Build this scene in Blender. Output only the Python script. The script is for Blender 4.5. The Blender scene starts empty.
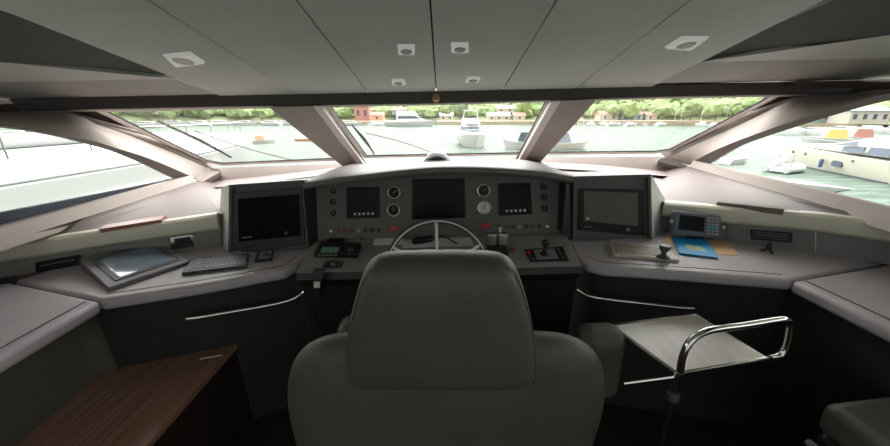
import bpy, bmesh, math, random
from mathutils import Vector, Matrix
random.seed(7)
V = Vector
R = math.radians
S = bpy.context.scene
COL = S.collection

# ------------------------------------------------------------------ camera
F = 335.0
PITCH, YAW, ROLL = R(17.7), R(1.35), R(1.3)
CAM = V((0, 0, 1.6))
def crot(roll):
    return Matrix.Rotation(-YAW, 3, 'Z') @ Matrix.Rotation(math.pi/2-PITCH, 3, 'X') @ Matrix.Rotation(-roll, 3, 'Z')
RC = crot(ROLL)          # the wheelhouse (the boat heels a little)
RW = crot(0)             # the harbour outside, level
HEEL = Matrix.Translation(CAM) @ (RC @ RW.transposed()).to_4x4() @ Matrix.Translation(-CAM)
cd = bpy.data.cameras.new('camera'); cam = bpy.data.objects.new('camera', cd); COL.objects.link(cam)
cd.sensor_fit = 'HORIZONTAL'; cd.sensor_width = 36; cd.lens = 36*F/890; cd.clip_start = 0.02; cd.clip_end = 3000
cam.matrix_world = Matrix.Translation(CAM) @ RC.to_4x4()
S.camera = cam

def ray(u, v, out=False):
    return (RW if out else RC) @ V(((u-445)/F, -(v-223)/F, -1))
def onp(u, v, pl, out=False, off=0):
    p, n = pl; d = ray(u, v, out)
    return CAM + d*(((p + n*off - CAM).dot(n))/d.dot(n))
def onz(u, v, z, out=False): return onp(u, v, (V((0, 0, z)), V((0, 0, 1))), out)
def ony(u, v, y, out=False): return onp(u, v, (V((0, y, 0)), V((0, 1, 0))), out)
def plane(a, b, c):
    n = (b-a).cross(c-a).normalized()
    if n.dot(CAM-a) < 0: n = -n          # normals face into the room
    return (a, n)

# ------------------------------------------------------------------ materials
def lin(c):
    c = c/255
    return c/12.92 if c <= .04045 else ((c+.055)/1.055)**2.4
MATS = {}
def mat(name, rgb, rough=.5, metal=0, spec=.5, noise=0, nscale=40, bump=0, bscale=300, coat=0, rgb2=None, stretch=None, emit=0, ior=1.5):
    m = bpy.data.materials.new(name); m.use_nodes = True; nt = m.node_tree; b = nt.nodes['Principled BSDF']
    col = (lin(rgb[0]), lin(rgb[1]), lin(rgb[2]), 1)
    b.inputs['Base Color'].default_value = col; b.inputs['Roughness'].default_value = rough
    b.inputs['Metallic'].default_value = metal; b.inputs['Specular IOR Level'].default_value = spec
    b.inputs['Coat Weight'].default_value = coat; b.inputs['Coat Roughness'].default_value = .04
    b.inputs['IOR'].default_value = ior
    if emit:
        b.inputs['Emission Color'].default_value = col; b.inputs['Emission Strength'].default_value = emit
    tc = nt.nodes.new('ShaderNodeTexCoord')
    mp = nt.nodes.new('ShaderNodeMapping'); nt.links.new(tc.outputs['Object'], mp.inputs['Vector'])
    if stretch: mp.inputs['Scale'].default_value = stretch
    if noise or rgb2:
        n = nt.nodes.new('ShaderNodeTexNoise'); n.inputs['Scale'].default_value = nscale; n.inputs['Detail'].default_value = 5
        nt.links.new(mp.outputs['Vector'], n.inputs['Vector'])
        r = nt.nodes.new('ShaderNodeValToRGB')
        r.color_ramp.elements[0].position = .3; r.color_ramp.elements[1].position = .7
        c2 = (lin(rgb2[0]), lin(rgb2[1]), lin(rgb2[2]), 1) if rgb2 else tuple(min(1, c*(1+noise)) for c in col[:3])+(1,)
        c1 = col if rgb2 else tuple(c*(1-noise) for c in col[:3])+(1,)
        r.color_ramp.elements[0].color = c1; r.color_ramp.elements[1].color = c2
        nt.links.new(n.outputs['Fac'], r.inputs['Fac']); nt.links.new(r.outputs['Color'], b.inputs['Base Color'])
    if bump:
        n = nt.nodes.new('ShaderNodeTexNoise'); n.inputs['Scale'].default_value = bscale; n.inputs['Detail'].default_value = 3
        nt.links.new(mp.outputs['Vector'], n.inputs['Vector'])
        bp = nt.nodes.new('ShaderNodeBump'); bp.inputs['Strength'].default_value = bump; bp.inputs['Distance'].default_value = .01
        nt.links.new(n.outputs['Fac'], bp.inputs['Height']); nt.links.new(bp.outputs['Normal'], b.inputs['Normal'])
    MATS[name] = m
    return m
mat('leather_black', (34, 35, 35), .42, spec=.4, noise=.12, nscale=6, bump=.12, bscale=260)
mat('leather_seat', (77, 75, 69), .5, spec=.38, noise=.1, nscale=5, bump=.12, bscale=240)
mat('leather_desk', (160, 153, 156), .48, spec=.5, noise=.06, nscale=5, bump=.12, bscale=240)
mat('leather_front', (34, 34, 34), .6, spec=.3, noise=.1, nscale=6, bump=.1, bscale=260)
mat('leather_dash', (106, 96, 94), .6, spec=.35, noise=.05, nscale=4, bump=.1, bscale=220)
mat('leather_hood', (104, 101, 99), .5, spec=.4, noise=.05, nscale=5, bump=.1, bscale=220)
mat('thread', (76, 76, 72), .8)
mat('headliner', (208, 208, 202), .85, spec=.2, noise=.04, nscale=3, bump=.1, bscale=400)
mat('headliner_shade', (104, 103, 101), .9, spec=.15)  # headliner darkened to carry the shade inside the ceiling recesses
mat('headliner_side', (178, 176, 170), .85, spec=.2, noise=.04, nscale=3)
mat('seam', (45, 45, 45), .9, spec=.1)
mat('beam', (70, 63, 61), .6, spec=.3, noise=.08, nscale=10)
mat('pillar', (156, 147, 142), .8, spec=.1, noise=.04, nscale=5, bump=.06, bscale=220)
mat('pillar_dark', (104, 96, 91), .7, spec=.3, noise=.04, nscale=5)  # darker pillar copy, shade painted on reveals and recesses; also colours wiper arms
mat('frame', (205, 194, 188), .6, spec=.3, noise=.03, nscale=5)
mat('frame_white', (205, 200, 195), .5, spec=.4)
mat('gasket', (38, 36, 37), .7, spec=.3)
mat('cream', (196, 192, 176), .5, spec=.4, noise=.03, nscale=6, bump=.04, bscale=200)
mat('fascia', (126, 126, 120), .6, spec=.3, noise=.04, nscale=8)
mat('fascia_right', (118, 119, 118), .6, spec=.3, noise=.04, nscale=8)
mat('panel', (96, 95, 91), .55, spec=.35, noise=.04, nscale=30)
mat('housing', (84, 85, 82), .5, spec=.35, noise=.05, nscale=10, bump=.1, bscale=260)
mat('shelf', (126, 125, 121), .5, spec=.35, noise=.05, nscale=10, bump=.1, bscale=260)
mat('housing_side', (190, 190, 184), .55, spec=.35, noise=.04, nscale=10)
mat('plastic_black', (22, 23, 24), .4, spec=.4)
mat('plastic_grey', (120, 116, 118), .45, spec=.4)
mat('touch_grey', (96, 92, 94), .45, spec=.4)
mat('plastic_dark', (58, 60, 63), .45, spec=.4)
mat('device_grey', (92, 97, 108), .45, spec=.4)
mat('screen_black', (9, 13, 13), .25, spec=.12)
mat('screen_reflection', (84, 87, 78), .35, spec=.4)  # greenish grey reflection painted into the screen's base colour
mat('screen_off', (96, 112, 128), .16, spec=.8, coat=.6)  # base colour holds the faint blue of a window reflection
mat('lcd_green', (96, 138, 108), .3, emit=.02)
mat('key_white', (205, 205, 200), .5)
mat('key_light', (158, 156, 152), .5)
mat('key_teal', (40, 150, 160), .5)
mat('keyboard_cream', (178, 170, 156), .5)
mat('key_cream', (150, 142, 128), .5)
mat('red', (160, 22, 30), .4, emit=.05)
mat('red_dull', (120, 45, 42), .4)
mat('green_button', (35, 90, 75), .4)
mat('chrome', (205, 203, 200), .12, metal=1)
mat('chrome_satin', (235, 233, 228), .38, metal=.7)
mat('steel', (170, 168, 164), .3, metal=1)
mat('brass', (150, 130, 95), .3, metal=1)
mat('glass_dark', (20, 24, 26), .2, spec=.4)
mat('dial_dark', (40, 42, 42), .5, spec=.15)
mat('dial_white', (200, 200, 190), .5)
mat('rubber', (26, 26, 27), .7, spec=.3)
mat('paper', (200, 200, 200), .8)
mat('kraft', (196, 160, 118), .8, noise=.05, nscale=20)
mat('blue_cover', (10, 130, 185), .5)
mat('blue_pale', (120, 170, 160), .5)
mat('wood_strip', (132, 84, 70), .4, noise=.15, nscale=8, stretch=(1, 6, 6))
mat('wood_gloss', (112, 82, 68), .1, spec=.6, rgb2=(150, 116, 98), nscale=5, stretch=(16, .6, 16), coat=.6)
mat('wood_shade', (42, 34, 30), .3, spec=.4, noise=.2, nscale=5, stretch=(16, .6, 16))  # same wood as the plinth top, darkened for shade on its side
mat('wood_tray', (184, 178, 170), .3, spec=.5, rgb2=(200, 193, 184), nscale=6, stretch=(12, 1, 12), bump=.05, bscale=60)
mat('carpet', (40, 34, 32), .95, spec=.1, noise=.2, nscale=60)
mat('frame_glow', (235, 235, 230), .5, emit=.1)  # faint glow added to frames of unlit ceiling lights so they stand out
mat('gelcoat_shade', (138, 140, 138), .4, spec=.4)  # shaded copy of white gelcoat for the neighbouring yacht
mat('gelcoat', (196, 197, 196), .3, spec=.5)
mat('gelcoat_cool', (170, 178, 176), .3, spec=.5)
mat('gelcoat_cream', (196, 192, 178), .3, spec=.5)
mat('deck_grey', (190, 190, 188), .6)
mat('stripe_dark', (70, 76, 92), .4)
mat('window_dark', (72, 82, 96), .45, spec=.15)
mat('canvas_grey', (120, 128, 140), .8)
mat('canvas_dark', (70, 78, 88), .8)
mat('canvas_blue', (66, 80, 112), .8)
mat('yellow', (190, 172, 96), .7, noise=.1, nscale=3)
mat('red_paint', (160, 112, 104), .7)
mat('roof', (150, 112, 100), .8, noise=.1, nscale=.6)
mat('wall_pale', (176, 168, 156), .8, noise=.05, nscale=.4)
mat('wall_grey', (130, 156, 150), .8)
mat('stone', (160, 146, 122), .85, noise=.18, nscale=.5)
mat('rock', (150, 148, 140), .9, noise=.25, nscale=1.2)
mat('hill', (128, 140, 106), .95, spec=.1, rgb2=(150, 158, 126), nscale=.05)  # hill and leaf greens paled to paint in the haze
mat('leaf', (104, 126, 82), .9, spec=.1, rgb2=(136, 152, 108), nscale=.35)
mat('leaf_light', (118, 146, 90), .9, spec=.1, rgb2=(150, 166, 116), nscale=.4)
mat('leaf_dark', (88, 110, 78), .9, spec=.1, rgb2=(118, 134, 100), nscale=.35)
mat('trunk', (110, 92, 76), .9)
mat('orange', (186, 146, 116), .6)
mat('skin', (200, 150, 120), .7)

def glass_mat():
    m = bpy.data.materials.new('window_glass'); m.use_nodes = True; nt = m.node_tree; nt.nodes.clear()
    o = nt.nodes.new('ShaderNodeOutputMaterial'); mx = nt.nodes.new('ShaderNodeMixShader')
    t = nt.nodes.new('ShaderNodeBsdfTransparent'); t.inputs[0].default_value = (.965, .98, .97, 1)
    g = nt.nodes.new('ShaderNodeBsdfGlossy'); g.inputs['Roughness'].default_value = .02
    lw = nt.nodes.new('ShaderNodeLayerWeight'); lw.inputs[0].default_value = .5
    pw = nt.nodes.new('ShaderNodeMath'); pw.operation = 'POWER'; pw.inputs[1].default_value = 4
    fr = nt.nodes.new('ShaderNodeMath'); fr.operation = 'MULTIPLY_ADD'; fr.inputs[1].default_value = .3; fr.inputs[2].default_value = .015
    nt.links.new(lw.outputs['Facing'], pw.inputs[0]); nt.links.new(pw.outputs[0], fr.inputs[0])
    nt.links.new(fr.outputs[0], mx.inputs[0]); nt.links.new(t.outputs[0], mx.inputs[1]); nt.links.new(g.outputs[0], mx.inputs[2])
    nt.links.new(mx.outputs[0], o.inputs[0]); MATS['glass'] = m
glass_mat()
def water_mat():
    m = mat('water', (88, 132, 112), .4, spec=.015)
    nt = m.node_tree; b = nt.nodes['Principled BSDF']; tc = nt.nodes['Texture Coordinate']
    mp = nt.nodes.new('ShaderNodeMapping'); mp.inputs['Scale'].default_value = (.35, 1, 1)
    nt.links.new(tc.outputs['Object'], mp.inputs['Vector'])
    n = nt.nodes.new('ShaderNodeTexNoise'); n.inputs['Scale'].default_value = 1.1; n.inputs['Detail'].default_value = 6
    nt.links.new(mp.outputs['Vector'], n.inputs['Vector'])
    bp = nt.nodes.new('ShaderNodeBump'); bp.inputs['Strength'].default_value = .5; bp.inputs['Distance'].default_value = .35
    nt.links.new(n.outputs['Fac'], bp.inputs['Height']); nt.links.new(bp.outputs['Normal'], b.inputs['Normal'])
    r = nt.nodes.new('ShaderNodeValToRGB'); r.color_ramp.elements[0].position = .35; r.color_ramp.elements[1].position = .65
    r.color_ramp.elements[0].color = (lin(66), lin(81), lin(74), 1); r.color_ramp.elements[1].color = (lin(92), lin(105), lin(96), 1)
    nt.links.new(n.outputs['Fac'], r.inputs['Fac']); nt.links.new(r.outputs['Color'], b.inputs['Base Color'])
water_mat()

# ------------------------------------------------------------------ mesh builder
class MB:
    def __init__(s): s.bm = bmesh.new()
    def face(s, pts):
        return s.bm.faces.new([s.bm.verts.new(p) for p in pts])
    def prism(s, pts, ext):
        """closed solid: a polygon pushed along the vector ext"""
        a = [s.bm.verts.new(p) for p in pts]; b = [s.bm.verts.new(V(p)+ext) for p in pts]
        s.bm.faces.new(a); s.bm.faces.new(b[::-1]); n = len(a)
        for i in range(n): s.bm.faces.new((a[(i+1) % n], a[i], b[i], b[(i+1) % n]))
        return s
    def hull2(s, A, B):
        a = [s.bm.verts.new(p) for p in A]; b = [s.bm.verts.new(p) for p in B]
        s.bm.faces.new(a); s.bm.faces.new(b[::-1]); n = len(a)
        for i in range(n): s.bm.faces.new((a[(i+1) % n], a[i], b[i], b[(i+1) % n]))
        return s
    def box(s, c, size, M=None):
        c = V(c); h = V(size)/2; M = M or Matrix.Identity(3)
        P = [c + M @ V((x*h.x, y*h.y, z*h.z)) for z in (-1, 1) for x, y in ((-1, -1), (1, -1), (1, 1), (-1, 1))]
        return s.hull2(P[:4], P[4:])
    def tube(s, pts, r, n=8, closed=False):
        pts = [V(p) for p in pts]; rings = []; N = len(pts)
        up = None
        for i, p in enumerate(pts):
            if closed: t = (pts[(i+1) % N]-pts[i-1]).normalized()
            else: t = (pts[min(i+1, N-1)]-pts[max(i-1, 0)]).normalized()
            if up is None:
                up = V((0, 0, 1)) if abs(t.z) < .9 else V((1, 0, 0))
            a = t.cross(up).normalized(); b = a.cross(t).normalized(); up = b
            rr = r[i] if isinstance(r, (list, tuple)) else r
            rings.append([s.bm.verts.new(p + (a*math.cos(2*math.pi*k/n)+b*math.sin(2*math.pi*k/n))*rr) for k in range(n)])
        for i in range(N if closed else N-1):
            A, B = rings[i], rings[(i+1) % N]
            for k in range(n): s.bm.faces.new((A[k], A[(k+1) % n], B[(k+1) % n], B[k]))
        if not closed: s.bm.faces.new(rings[0][::-1]); s.bm.faces.new(rings[-1])
        return s
    def lathe(s, c, axis, prof, n=20):
        """prof: (radius, height along axis)"""
        c = V(c); ax = V(axis).normalized(); u = V((0, 0, 1)) if abs(ax.z) < .9 else V((1, 0, 0))
        a = ax.cross(u).normalized(); b = ax.cross(a); rings = []
        for r, h in prof:
            if r < 1e-6: rings.append([s.bm.verts.new(c+ax*h)])
            else: rings.append([s.bm.verts.new(c+ax*h+(a*math.cos(2*math.pi*k/n)+b*math.sin(2*math.pi*k/n))*r) for k in range(n)])
        for A, B in zip(rings, rings[1:]):
            for k in range(n):
                q = [A[k % len(A)], A[(k+1) % n % len(A)], B[(k+1) % n % len(B)], B[k % len(B)]]
                f = []
                for w in q:
                    if w not in f: f.append(w)
                if len(f) > 2: s.bm.faces.new(f)
        if len(rings[0]) > 1: s.bm.faces.new(rings[0][::-1])
        if len(rings[-1]) > 1: s.bm.faces.new(rings[-1])
        return s
    def grid(s, rows):
        """rows of equal-length point lists -> quads"""
        vs = [[s.bm.verts.new(p) for p in r] for r in rows]
        for A, B in zip(vs, vs[1:]):
            for k in range(len(A)-1): s.bm.faces.new((A[k], A[k+1], B[k+1], B[k]))
        return s
    def loft(s, rings, caps=True):
        vs = [[s.bm.verts.new(p) for p in r] for r in rings]; n = len(vs[0])
        for A, B in zip(vs, vs[1:]):
            for k in range(n): s.bm.faces.new((A[k], A[(k+1) % n], B[(k+1) % n], B[k]))
        if caps: s.bm.faces.new(vs[0][::-1]); s.bm.faces.new(vs[-1])
        return s
    def cushion(s, outline, nrm, T, bulge=.25):
        c = sum(outline, V())/len(outline); prof = [(.3, .5+bulge*.2), (.6, .5+bulge*.15), (.8, .5+bulge*.04), (.9, .45), (.96, .33), (.99, .17), (1, 0), (.99, -.17), (.96, -.33), (.9, -.45), (.75, -.5), (.35, -.5)]
        rings = [[c+(p-c)*k+nrm*T*h for p in outline] for k, h in prof]
        return s.loft(rings)
    def blob(s, c, r, sub=2, rough=.2, sq=(1, 1, 1)):
        m = bmesh.new(); bmesh.ops.create_icosphere(m, subdivisions=sub, radius=1)
        off = [V((random.uniform(-9, 9),)*3) for _ in range(1)][0]
        from mathutils import noise
        idx = {}
        for v in m.verts:
            k = 1+rough*noise.noise(v.co*2.2+off)*2
            idx[v] = s.bm.verts.new(V(c)+V((v.co.x*sq[0], v.co.y*sq[1], v.co.z*sq[2]))*r*k)
        for f in m.faces: s.bm.faces.new([idx[v] for v in f.verts])
        m.free(); return s

def tag(o, label=None, cat=None, group=None, kind=None):
    if label: o['label'] = label
    if cat: o['category'] = cat
    if group: o['group'] = group
    if kind: o['kind'] = kind
    return o
OUT = []
outside = False
def build(name, mb, m, parent=None, bevel=0, smooth=True, sub=0, local=False, seg=2, solid=0):
    bm = mb.bm
    bmesh.ops.recalc_face_normals(bm, faces=bm.faces)
    me = bpy.data.meshes.new(name)
    o = bpy.data.objects.new(name, me); COL.objects.link(o)
    if parent:
        o.parent = parent
        if not local:
            loc = V(); q = parent
            while q: loc += q.location; q = q.parent
            bmesh.ops.translate(bm, verts=bm.verts, vec=-loc)
    else:
        xs = [v.co for v in bm.verts]
        lo = V([min(c[i] for c in xs) for i in range(3)]); hi = V([max(c[i] for c in xs) for i in range(3)])
        loc = V(((lo.x+hi.x)/2, (lo.y+hi.y)/2, lo.z))
        if not local:
            bmesh.ops.translate(bm, verts=bm.verts, vec=-loc); o.location = loc
    bm.to_mesh(me); bm.free(); me.materials.append(MATS[m])
    if smooth:
        me.shade_smooth()
        me.set_sharp_from_angle(angle=R(38))
    if bevel:
        b = o.modifiers.new('bevel', 'BEVEL'); b.width = bevel; b.segments = seg; b.limit_method = 'ANGLE'; b.angle_limit = R(35)
        b.harden_normals = False
    if sub:
        me.polygons.foreach_set('use_smooth', [True]*len(me.polygons))
        b = o.modifiers.new('sub', 'SUBSURF'); b.levels = sub; b.render_levels = sub
    if outside and not parent: OUT.append(o)
    return o
def thing(name, loc, label, cat, group=None):
    o = bpy.data.objects.new(name, None); o.location = V(loc); COL.objects.link(o); o.empty_display_size = .1
    tag(o, label, cat, group)
    if outside: OUT.append(o)
    return o
def struct(name, mb, m, **k):
    o = build(name, mb, m, **k); return tag(o, kind='structure')
def copy_tree(o, parent=None, loc=None):
    c = o.copy(); COL.objects.link(c); c.parent = parent
    if loc is not None: c.location = loc
    if outside and not parent: OUT.append(c)
    for ch in [x for x in o.children]: copy_tree(ch, c)
    return c
def lerp(a, b, t): return a+(b-a)*t
def poly_at(pts, xs):
    """sample a polyline (list of Vectors) at fractions xs"""
    L = [0]
    for a, b in zip(pts, pts[1:]): L.append(L[-1]+(b-a).length)
    out = []
    for x in xs:
        d = x*L[-1]
        for i in range(len(pts)-1):
            if d <= L[i+1]+1e-9:
                out.append(pts[i].lerp(pts[i+1], (d-L[i])/max(1e-9, L[i+1]-L[i]))); break
    return out
def smoothline(pts, n=24):
    """Catmull-Rom through pts"""
    P = [pts[0]]+list(pts)+[pts[-1]]; out = []
    k = len(pts)-1
    for i in range(n+1):
        t = i/n*k; j = min(int(t), k-1); t -= j
        a, b, c, d = P[j], P[j+1], P[j+2], P[j+3]
        out.append(.5*((2*b)+(c-a)*t+(2*a-5*b+4*c-d)*t*t+(3*b-a-3*c+d)*t**3))
    return out
YN = V((0, 1, 0)); ZN = V((0, 0, 1)); XN = V((1, 0, 0))

# ================================================================== THE SETTING
PC = plane(V((0, 2.2, 1.745)), V((1, 2.2, 1.745)), V((0, 1.2, 1.745+.2126)))      # sloping ceiling
nC = PC[1]
def pc(x, y, up=0): return V((x, y, 1.745+.2126*(2.2-y)+up))
YB = -2.2
seams = [((214, 94), (0, 10)), ((293, 92), (147, 0)), ((367, 91), (296, 0)), ((436, 88), (430, 0)), ((505, 86), (557, 0)), ((579, 86), (691, 0)), ((662, 82), (826, 0))]
lines = []
for a, b in seams:
    A, B = onp(*a, PC), onp(*b, PC); k = (B.x-A.x)/(B.y-A.y)
    lines.append((A.x+(2.2-A.y)*k, A.x+(YB-A.y)*k if abs(k) < .3 else B.x))
m = MB()
g = .003
for i in range(6):
    a0, a1 = lines[i]; b0, b1 = lines[i+1]
    if i == 0: # outer edge follows the recess, then runs straight aft
        e = onp(0, 10, PC); top = [pc(a0+g, 2.2), pc(e.x+g, e.y), pc(e.x+g-.1, YB), pc(b1-g, YB), pc(b0-g, 2.2)]
    elif i == 5:
        e = onp(826, 0, PC); top = [pc(a0+g, 2.2), pc(a1+g, YB), pc(e.x+.1, YB), pc(e.x-g, e.y), pc(b0-g, 2.2)]
    else: top = [pc(a0+g, 2.2), pc(a1+g, YB), pc(b1-g, YB), pc(b0-g, 2.2)]
    m.prism(top, V((0, 0, .02)))
struct('ceiling', m, 'headliner', bevel=.003)
m = MB(); m.prism([pc(lines[0][0]+.02, 2.2, .021), pc(onp(0, 10, PC).x+.02, YB, .021), pc(onp(826, 0, PC).x-.02, YB, .021), pc(lines[6][0]-.02, 2.2, .021)], V((0, 0, .03)))
struct('trim_1', m, 'seam')

# recesses and soffits left and right of the ceiling
def side_ceiling(sgn, apex, edge, lowedge, crease, outer, beamend, idx):
    A = onp(*apex, PC); E = onp(*edge, PC); L = onp(*lowedge, PC, off=.05); K = onp(*crease, PC, off=.01)
    def back(p, q, y): return p+(q-p)*((y-p.y)/(q.y-p.y))
    Lb = back(A, L, -1.2); Lb.z = min(Lb.z, 2.25)
    Eb = V((E.x, YB, E.z+.7))
    # outer wall of the recess, shade put into its colour, standing up from the soffit's inner edge
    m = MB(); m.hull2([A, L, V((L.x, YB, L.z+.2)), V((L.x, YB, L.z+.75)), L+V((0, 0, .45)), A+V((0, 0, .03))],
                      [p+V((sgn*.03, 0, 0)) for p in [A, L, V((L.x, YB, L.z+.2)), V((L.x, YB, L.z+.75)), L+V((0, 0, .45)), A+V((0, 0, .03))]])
    struct('trim_%d' % (idx), m, 'headliner_shade', smooth=False)
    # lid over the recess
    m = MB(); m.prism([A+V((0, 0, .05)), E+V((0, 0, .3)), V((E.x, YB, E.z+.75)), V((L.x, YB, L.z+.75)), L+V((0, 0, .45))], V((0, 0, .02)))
    struct('trim_%d' % (idx+1), m, 'headliner_shade', smooth=False)
    # lower band, coloured brighter than the soffit for its angle to the light
    m = MB(); ext = V((0, 0, .015))
    m.prism([A, K, L], ext); m.prism([K, V((K.x+sgn*.3, YB, K.z+.2)), V((L.x, YB, L.z+.2)), L], ext)
    struct('trim_%d' % (idx+2), m, 'headliner', smooth=False)
    # soffit out to the side
    B0 = onp(*beamend, PC); O = pc(sgn*3.0, 2.2)
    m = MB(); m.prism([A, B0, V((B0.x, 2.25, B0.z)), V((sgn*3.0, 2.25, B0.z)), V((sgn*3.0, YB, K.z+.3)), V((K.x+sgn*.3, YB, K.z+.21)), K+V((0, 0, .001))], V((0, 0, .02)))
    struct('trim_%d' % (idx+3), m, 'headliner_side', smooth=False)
side_ceiling(-1, (175, 79), (0, 10), (0, 62), (0, 82), None, (214, 94), 2)
side_ceiling(1, (701, 62), (826, 0), (890, 35), (890, 58), None, (662, 82), 6)

# header beam
a = [(-20, 99.5, 2.2), (5, 98.5, 2.2), (214, 94.6, 2.2), (436, 91.5, 2.2), (662, 82.5+2, 2.2), (870, 81, 2.2)]
top = [ony(u, v-1.0, 2.2) for u, v in ((8, 100), (214, 95), (436, 91.5), (662, 85.5), (866, 82))]
bot = [ony(u, v, 2.2) for u, v in ((20, 111), (214, 107), (436, 103.5), (662, 97), (848, 93.5))]
m = MB(); n = len(top)
ring = [[top[i], bot[i], bot[i]+V((0, .10, 0)), top[i]+V((0, .12, .02))] for i in range(n)]
m.loft(ring); struct('trim_10', m, 'beam', bevel=.006)
# thin pale strip along the top of the windshield
m = MB()
fr = [(20, 111), (214, 107), (436, 103.5), (662, 97), (848, 93.5)]
ring = []
for u, v in fr:
    a0 = ony(u, v-.5, 2.215); b0 = ony(u, v+1.6, 2.225); ring.append([a0, b0, b0+V((0, .05, 0)), a0+V((0, .05, 0))])
m.loft(ring); struct('trim_11', m, 'frame')
m = MB()
for kk in range(1): m.lathe(ony(436, 98, 2.2), (0, -1, -.1), [(.022, 0), (.026, .004), (.026, .008), (.018, .018), (.012, .026), (0, .03)], 16)
o = build('sensor_dome', m, 'brass'); tag(o, 'small round metallic sensor dome on the middle of the dark header beam', 'sensor')

# windshield plane
PW = plane(V((0, 2.26, 1.69)), V((1, 2.26, 1.69)), V((0, 3.31, 1.23)))
nW = PW[1]
def onw(u, v, off=0): return onp(u, v, PW, off=off)
panes = [[(106, 110.5), (287, 106.5), (337, 158), (222, 163), (206, 160)],
         [(331, 106), (545, 101), (520, 152.5), (367, 155.5)],
         [(591, 99), (773, 94.5), (672, 148.5), (655, 151), (541, 152)]]
for i, pn in enumerate(panes):
    out = [onw(u, v) for u, v in pn]; c = sum(out, V())/len(out)
    m = MB(); inner = [p+(c-p).normalized()*0 for p in out]
    m.prism([c+(p-c)*1.012 for p in out], -nW*.006)
    struct('window_%d' % (i+1), m, 'glass', smooth=False)
    # frame round the pane
    def framemesh(w0, w1, o0, o1):
        m = MB(); N = len(out)
        wid = []
        outer = []
        for k in range(N):
            p, q, r_ = out[k-1], out[k], out[(k+1) % N]
            d1 = (q-p).normalized(); d2 = (r_-q).normalized()
            n1 = d1.cross(nW).normalized(); n1 = n1 if n1.dot(q-c) > 0 else -n1
            n2 = d2.cross(nW).normalized(); n2 = n2 if n2.dot(q-c) > 0 else -n2
            h = (n1+n2).normalized(); kq = 1/max(.3, h.dot(n1)); outer.append((q, h*kq))
        rings = []
        for q, h in outer:
            rings.append([q+h*w0+nW*o0, q+h*w1+nW*o0, q+h*w1+nW*o1, q+h*w0+nW*o1])
        rings.append(rings[0]); m.loft(rings, caps=False); return m
    tag(build('window_frame', framemesh(0, .005, -.004, .006), 'gasket', bpy.data.objects['window_%d' % (i+1)]), None)
    build('window_trim', framemesh(.005, .045 if i != 1 else .04, -.004, .014), 'frame', bpy.data.objects['window_%d' % (i+1)], bevel=.004)

# slanted posts between the panes
def post(idx, face, strip, gap):
    m = MB(); m.prism([onw(u, v, .05) for u, v in face], V((0, .08, 0)))
    struct('trim_%d' % idx, m, 'pillar', bevel=.006)
    m = MB(); m.prism([onw(u, v, .045) for u, v in strip], V((0, .07, 0)))
    struct('trim_%d' % (idx+1), m, 'frame_white', bevel=.004)
    m = MB(); m.prism([onw(u, v, .005) for u, v in gap], V((0, .03, 0)))
    struct('trim_%d' % (idx+2), m, 'pillar_dark')
post(12, [(268, 107), (312, 106), (360, 168), (343, 167)], [(312, 106), (321, 106), (365, 166), (360.5, 168)], [(320, 106), (328, 106), (367, 165), (361, 166)])
post(15, [(562, 101), (598, 99), (540, 163), (524, 163)], [(552, 101.5), (561.5, 101), (523.5, 163), (518, 162)], [(546, 101.5), (553, 101.5), (521, 161), (515, 161)])
# fix: keep the post's face width at the top true to the photo
# side windows: plane leaning in, over the sill line
def sideplane(p, q, sgn):
    a = onz(*p, 1.15); b = onz(*q, 1.15); n = plane(a, b, a+V((-sgn*.24, 0, .5)))
    return n, a, b
PSL, la, lb = sideplane((173, 180), (0, 227), -1)
PSR, ra, rb = sideplane((709, 164), (890, 207.5), 1)

def pillar(P, L0, L1, L2, L3, L4, idx, n=20):
    T = [i/n for i in range(n+1)]
    def ln(px, off, pl):
        return poly_at(smoothline([onp(u, v, pl, off=off) for u, v in px], 30), T)
    a1 = ln(L1, -.012, PW)
    a2 = ln(L2, .06, PW); a3 = ln(L3, .035, P); a4 = ln(L4, .0, P)
    m = MB(); m.grid([a1, [p+YN*.04 for p in a1], [p+YN*.04 for p in a2], a2])
    struct('trim_%d' % idx, m, 'pillar_dark')
    mid = [(p+q)/2+(nW)*.0 for p, q in zip(a2, a3)]
    m = MB(); m.grid([[p+YN*.04 for p in a2], a2, mid, a3, [p-P[1]*.01 for p in a3]]); struct('trim_%d' % (idx+1), m, 'pillar')
    m = MB(); m.grid([a3, a4, [p-P[1]*.05 for p in a4]]); struct('trim_%d' % (idx+2), m, 'pillar_dark')  # reveal under the arch, its shade put into the darker colour
    return a4
L1l = [(74, 100), (102, 110), (114, 120.5), (139.5, 132), (167, 143.5), (192, 154), (211, 164.5)]
L2l = [(-110, 109), (0, 111.8), (66, 111.8), (98, 125), (124, 133.5), (149.5, 143.5), (179, 155.5), (209, 168.5)]
L3l = [(-110, 117.5), (0, 126), (60, 135.5), (88, 139.7), (120, 149.3), (145, 157), (171, 167.4), (197, 179)]
L4l = [(-110, 119), (0, 127.5), (60, 137.5), (103, 148.5), (130, 158), (156, 169.6), (175, 179)]
L1r = [(804, 80), (777, 92), (754, 108.5), (720, 125.5), (694.6, 137.2), (671, 149), (663, 153.5)]
L2r = [(990, 82), (885, 89.5), (848, 94.2), (808, 95.2), (785, 102.4), (759, 115.5), (725, 131.5), (695, 145), (668, 158)]
L3r = [(990, 84), (890, 93), (820, 113), (789, 122.6), (759, 133), (729.5, 144), (706, 154.6), (687, 165)]
L4r = [(990, 87), (890, 100), (820, 119.4), (793, 128), (768, 136), (736, 148), (709, 164)]
arcL = pillar(PSL, None, L1l, L2l, L3l, L4l, 18)
arcR = pillar(PSR, None, L1r, L2r, L3r, L4r, 21)
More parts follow.
